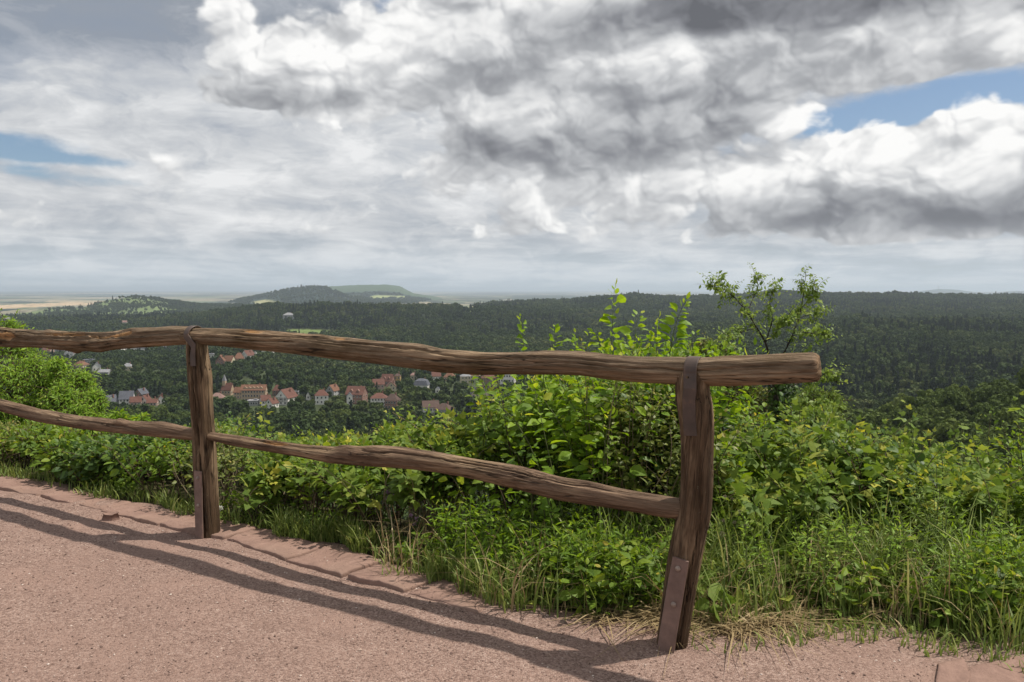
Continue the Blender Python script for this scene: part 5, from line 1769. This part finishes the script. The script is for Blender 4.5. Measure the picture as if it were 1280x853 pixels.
# ---- grass, herbs and straw along the edge
def blades(n, u, sd, hmin, hmax, seed, bend=.6, width=.0035, flat=0.0):
    r = np.random.default_rng(seed)
    ex, ey, nx, ny = edge_frame(u)
    x, y = ex + nx * sd, ey + ny * sd
    z = np.maximum(ter(x, y), path_z(x, y) * (sd < .3) + -9 * (sd >= .3)) - .01
    h = r.uniform(hmin, hmax, n) * (.75 + .5 * r.random(n))
    a = r.uniform(0, 6.28, n)
    dxy = np.stack([np.cos(a), np.sin(a), 0 * a], -1)
    t = np.array([0, .33, .68, 1.0])
    bd = bend * r.uniform(.2, 1.3, n)
    base = np.stack([x, y, z], -1)
    P = base[:, None] + dxy[:, None] * (h * bd)[:, None, None] * (t ** 1.9)[None, :, None] + np.array([0, 0, 1.]) * (h[:, None] * (t[None] * (1 - flat) - bd[:, None] * .42 * t[None] ** 2.6 * (1 - flat)))[..., None]
    sv = np.stack([-np.sin(a + r.normal(scale=.6, size=n)), np.cos(a), 0 * a], -1)
    w = width * r.uniform(.6, 1.5, n)[:, None, None] * np.array([.8, 1, .75, .05])[None, :, None]
    V = np.stack([P - sv[:, None] * w, P + sv[:, None] * w], 2).reshape(n, 8, 3)
    f = np.array([(0, 1, 3, 2), (2, 3, 5, 4), (4, 5, 7, 6)])
    L = (f[None] + (np.arange(n) * 8)[:, None, None]).reshape(-1, 4)
    return V.reshape(-1, 3), L, np.repeat(np.clip(r.normal(.45, .22, n), 0, .97), 8)


r = np.random.default_rng(404)
gm = MB()
u0, u1 = u_of(250), u_of(1330) + .8


def add_blades(n, ua, ub, sa, sb, h0, h1, seed, **kw):
    u = r.uniform(ua, ub, n)
    c = fbm(u * 2.2, 0 * u, seed=seed + 3) + r.normal(scale=.35, size=n)
    u = u[c > -.35]
    sd = r.uniform(0, 1, len(u)) ** 1.2 * (sb - sa) + sa + .10 * fbm(u * 1.7, 0 * u, seed=15) + .05 * fbm(u * 6, 0 * u, seed=16)
    V, L, A = blades(len(u), u, sd, h0, h1, seed, **kw)
    gm.add(V, (L, np.full(len(L), 4)), A)


add_blades(1500, u_of(300), u_of(660), .06, .32, .05, .15, 1)
add_blades(1200, u_of(480), u_of(660), .08, .45, .08, .25, 8)
add_blades(6500, u_of(620), u1, .02, 1.0, .12, .34, 2)
add_blades(4200, u_of(700), u1, .35, 1.15, .25, .55, 3, bend=.85)
add_blades(1500, u_of(-60), u_of(300), .03, .22, .05, .16, 4)
add_blades(1500, u_of(860), u1, -.22, .10, .03, .10, 5)
add_blades(900, u_of(330), u_of(440), .07, .22, .10, .20, 6)
V, L, T, A = gm.arrays()
tag(link('grass', make_mesh('grass', V, L, T, attrs={'tint': ('FLOAT', A)}, mats=[LEAF['grass']])), kind='stuff')
gm = MB()
add_blades(900, u_of(745), u_of(850), -.02, .22, .14, .34, 11, bend=1.4, flat=.7, width=.003)
add_blades(900, u_of(850), u_of(1010), -.04, .3, .12, .30, 12, bend=1.3, flat=.6, width=.0028)
add_blades(1500, u_of(450), u1, .05, .9, .15, .42, 13, bend=.8, width=.0026)
add_blades(500, u_of(1000), u1, -.06, .25, .1, .24, 14, bend=1.2, flat=.5, width=.0026)
V, L, T, A = gm.arrays()
tag(link('dry_grass', make_mesh('dry_grass', V, L, T, attrs={'tint': ('FLOAT', A)}, mats=[LEAF['straw']])), kind='stuff')


def herbs(name, n, ua, ub, sa, sb, h0, h1, nl, kind, size, mat, seed):
    pl = Plant(seed)
    r = pl.r
    u = r.uniform(ua, ub, n * 2)
    sd = r.uniform(sa, sb, n * 2)
    k = (fbm(u * 1.9, sd * 2.4, seed=seed) + r.normal(scale=.25, size=n * 2) > -.05) & (sd > sa + .05 + .10 * fbm(u * 1.7, 0 * u, seed=15))
    u, sd = u[k], sd[k]
    n = len(u)
    ex, ey, nx, ny = edge_frame(u)
    x, y = ex + nx * sd, ey + ny * sd
    B = np.stack([x, y, ter(x, y) - .01], -1)
    h = r.uniform(h0, h1, n)
    T = B + np.stack([r.normal(scale=.25, size=n) * h, r.normal(scale=.25, size=n) * h, h], -1)
    pl.canes(B, T, .03, nl, kind, size, .08, .0022, upness=.8, petiole=.012)
    V, L, T_, A = pl.lf.arrays()
    V2, L2, T2, A2 = pl.st.arrays()
    me = make_mesh(name, np.concatenate([V, V2]), np.concatenate([L, L2 + len(V)]), np.concatenate([T_, T2]), np.concatenate([np.zeros(len(T_)), np.ones(len(T2))]).astype(int),
                   attrs={'tint': ('FLOAT', np.concatenate([A, A2]))}, mats=[LEAF[mat], M_STEM['green_stem']])
    tag(link(name, me), kind='stuff')


herbs('undergrowth', 760, u_of(500), u1, .10, 1.05, .14, .40, 16, 'lance', .055, 'dogwood', 601)
herbs('undergrowth', 460, u_of(640), u1, .04, .9, .12, .36, 12, 'ovate', .062, 'bramble', 602)
herbs('undergrowth', 170, u_of(700), u1, .1, .9, .25, .5, 30, 'lance', .034, 'lime', 605)
herbs('undergrowth', 120, u_of(560), u1, .02, .7, .06, .2, 6, 'round', .085, 'hop', 606)
herbs('undergrowth', 330, u_of(-120), u_of(620), .10, .35, .05, .18, 11, 'ovate', .04, 'bramble', 603)
herbs('undergrowth', 130, u_of(860), u1, -.12, .12, .02, .08, 7, 'ovate', .035, 'hop', 604)

# ---- plants one can tell apart
def weed(name, px, py, ptx, pty, Y, n, nl, kind, size, mat, label, seed, spreadw=.05, flower=None):
    pl = Plant(seed)
    b = at(px, py, Y)
    b[2] = float(ter(b[0], b[1]))
    t_ = at(ptx, pty, Y)
    B = np.repeat(b[None], n, 0) + pl.r.normal(scale=(.02, .02, 0), size=(n, 3))
    T = np.repeat(t_[None], n, 0) + pl.r.normal(scale=(spreadw, spreadw, spreadw * .8), size=(n, 3))
    T[0] = t_
    pl.canes(B, T, .03, nl, kind, size, .12, .0032, (.1, 1), upness=.6, petiole=.01, spread=1.0, end_small=.35, K=9)
    o = pl.finish(name, tuple(b), label, 'weed', LEAF[mat], M_STEM['green_stem'])
    if flower:
        col_, rad, cnt = flower
        for T_ in T[:cnt]:
            fb = MB()
            m_ = 46
            D = norm(pl.r.normal(size=(m_, 3)) + np.array([0, -.2, .9]))
            c0 = T_ + np.array([0, 0, .004])
            V, L, To, k = leaves('lance', np.repeat(c0[None], m_, 0), D, pl.r.normal(size=(m_, 3)), np.full(m_, rad) * pl.r.uniform(.7, 1.2, m_), pl.r)
            fb.add(V - b, (L, To))
            fb.build('flower', col_, o)
    return o


M_PINK = plain('thistle_petal', (.42, .26, .40), .7, .2, 30)
M_WHITE = plain('white_petal', (.70, .70, .66), .7, .1, 30)
M_BUFF = plain('seed_head', (.36, .32, .22), .8, .25, 30)
weed('tall_weed', 1166, 775, 1163, 585, 3.95, 7, 46, 'lance', .034, 'ash', 'tallest slender grey-green weed in the right half, before the hedge', 701, .09)
weed('tall_weed', 1178, 770, 1184, 640, 3.9, 4, 34, 'lance', .032, 'ash', 'shorter slender weed close right of the tallest grey-green one', 702, .05)
weed('tall_weed', 1062, 760, 1058, 640, 3.9, 5, 30, 'lance', .04, 'lime', 'feathery light green weed standing in the grass right of the leaning post', 703, .09)
weed('tall_weed', 1112, 770, 1118, 655, 3.85, 5, 30, 'lance', .04, 'lime', 'feathery light green weed left of the tallest grey-green weed', 704, .08)
weed('tall_weed', 690, 720, 682, 606, 4.15, 4, 22, 'ovate', .04, 'lime', 'yellow-green weed under the lower rail of the long span', 705, .06)
weed('thistle', 474, 690, 466, 624, 4.75, 1, 14, 'lance', .05, 'dark', 'single pink thistle head, leftmost of the pink flowers under the lower rail', 706, .02, (M_PINK, .016, 1))
weed('thistle', 488, 690, 484, 624, 4.7, 3, 14, 'lance', .05, 'dark', 'pale pink thistle with clustered heads right of the single one', 707, .025, (M_PINK, .017, 3))
weed('thistle', 520, 710, 521, 650, 4.55, 3, 14, 'lance', .05, 'dark', 'lowest pink thistle cluster, before the dark bottom of the hedge', 708, .03, (M_PINK, .016, 3))
weed('white_flower', 280, 662, 276, 637, 5.0, 3, 8, 'ovate', .035, 'bramble', 'small white flower at the foot of the hedge just right of the split post', 709, .02, (M_WHITE, .018, 3))
weed('white_umbel', 925, 730, 918, 655, 3.95, 9, 12, 'lance', .03, 'ash', 'loose whitish flower heads beside the bend of the leaning post', 710, .09, (M_BUFF, .012, 9))
weed('white_umbel', 1146, 720, 1143, 690, 4.0, 4, 10, 'lance', .03, 'ash', 'small white blossoms in the grass near the tallest weed', 711, .05, (M_WHITE, .012, 4))
for i, (px, py, lab) in enumerate(((1190, 786, 'pale broad-leaved dock plant at the gravel edge, left one of a pair'), (1218, 786, 'pale broad-leaved dock plant at the gravel edge, right one of a pair'), (745, 765, 'broad-leaved herb at the gravel edge left of the leaning post'))):
    g_ = ground_at(px, py)
    pl = Plant(720 + i)
    B = np.repeat(g_[None], 7, 0)
    a_ = pl.r.uniform(0, 6.28, 7)
    T = B + np.stack([.07 * np.cos(a_), .07 * np.sin(a_), pl.r.uniform(.06, .14, 7)], -1)
    pl.canes(B, T, .01, 2, 'round', .075, .8, .002, (.6, 1), K=4)
    pl.finish('dock_plant', tuple(g_), lab, 'plant', LEAF['lime'], M_STEM['green_stem'])

# ------------------------------------------------------------------ the air over the valley
HAZE = 7.0e-5
zlo, zhi = float(ZG.min()) - 1.0, float(max(ZG[RG < 47500].max(), CAMZ) + 60)
hb = MB()
hb.box((0, 0, (zlo + zhi) / 2), (99000, 99000, zhi - zlo))
mh, t, out = material('valley_air')
pv_ = t.node('ShaderNodeVolumePrincipled')
pv_.inputs['Color'].default_value = (.76, .88, 1.0, 1)
pv_.inputs['Density'].default_value = HAZE
pv_.inputs['Anisotropy'].default_value = 0.25
m_ = t.t.links.new(pv_.outputs[0], out.inputs['Volume'])
V, L, T, A = hb.arrays()
ho = tag(link('haze', make_mesh('haze', V, L, T, mats=[mh])), kind='stuff')
ho.visible_shadow = True
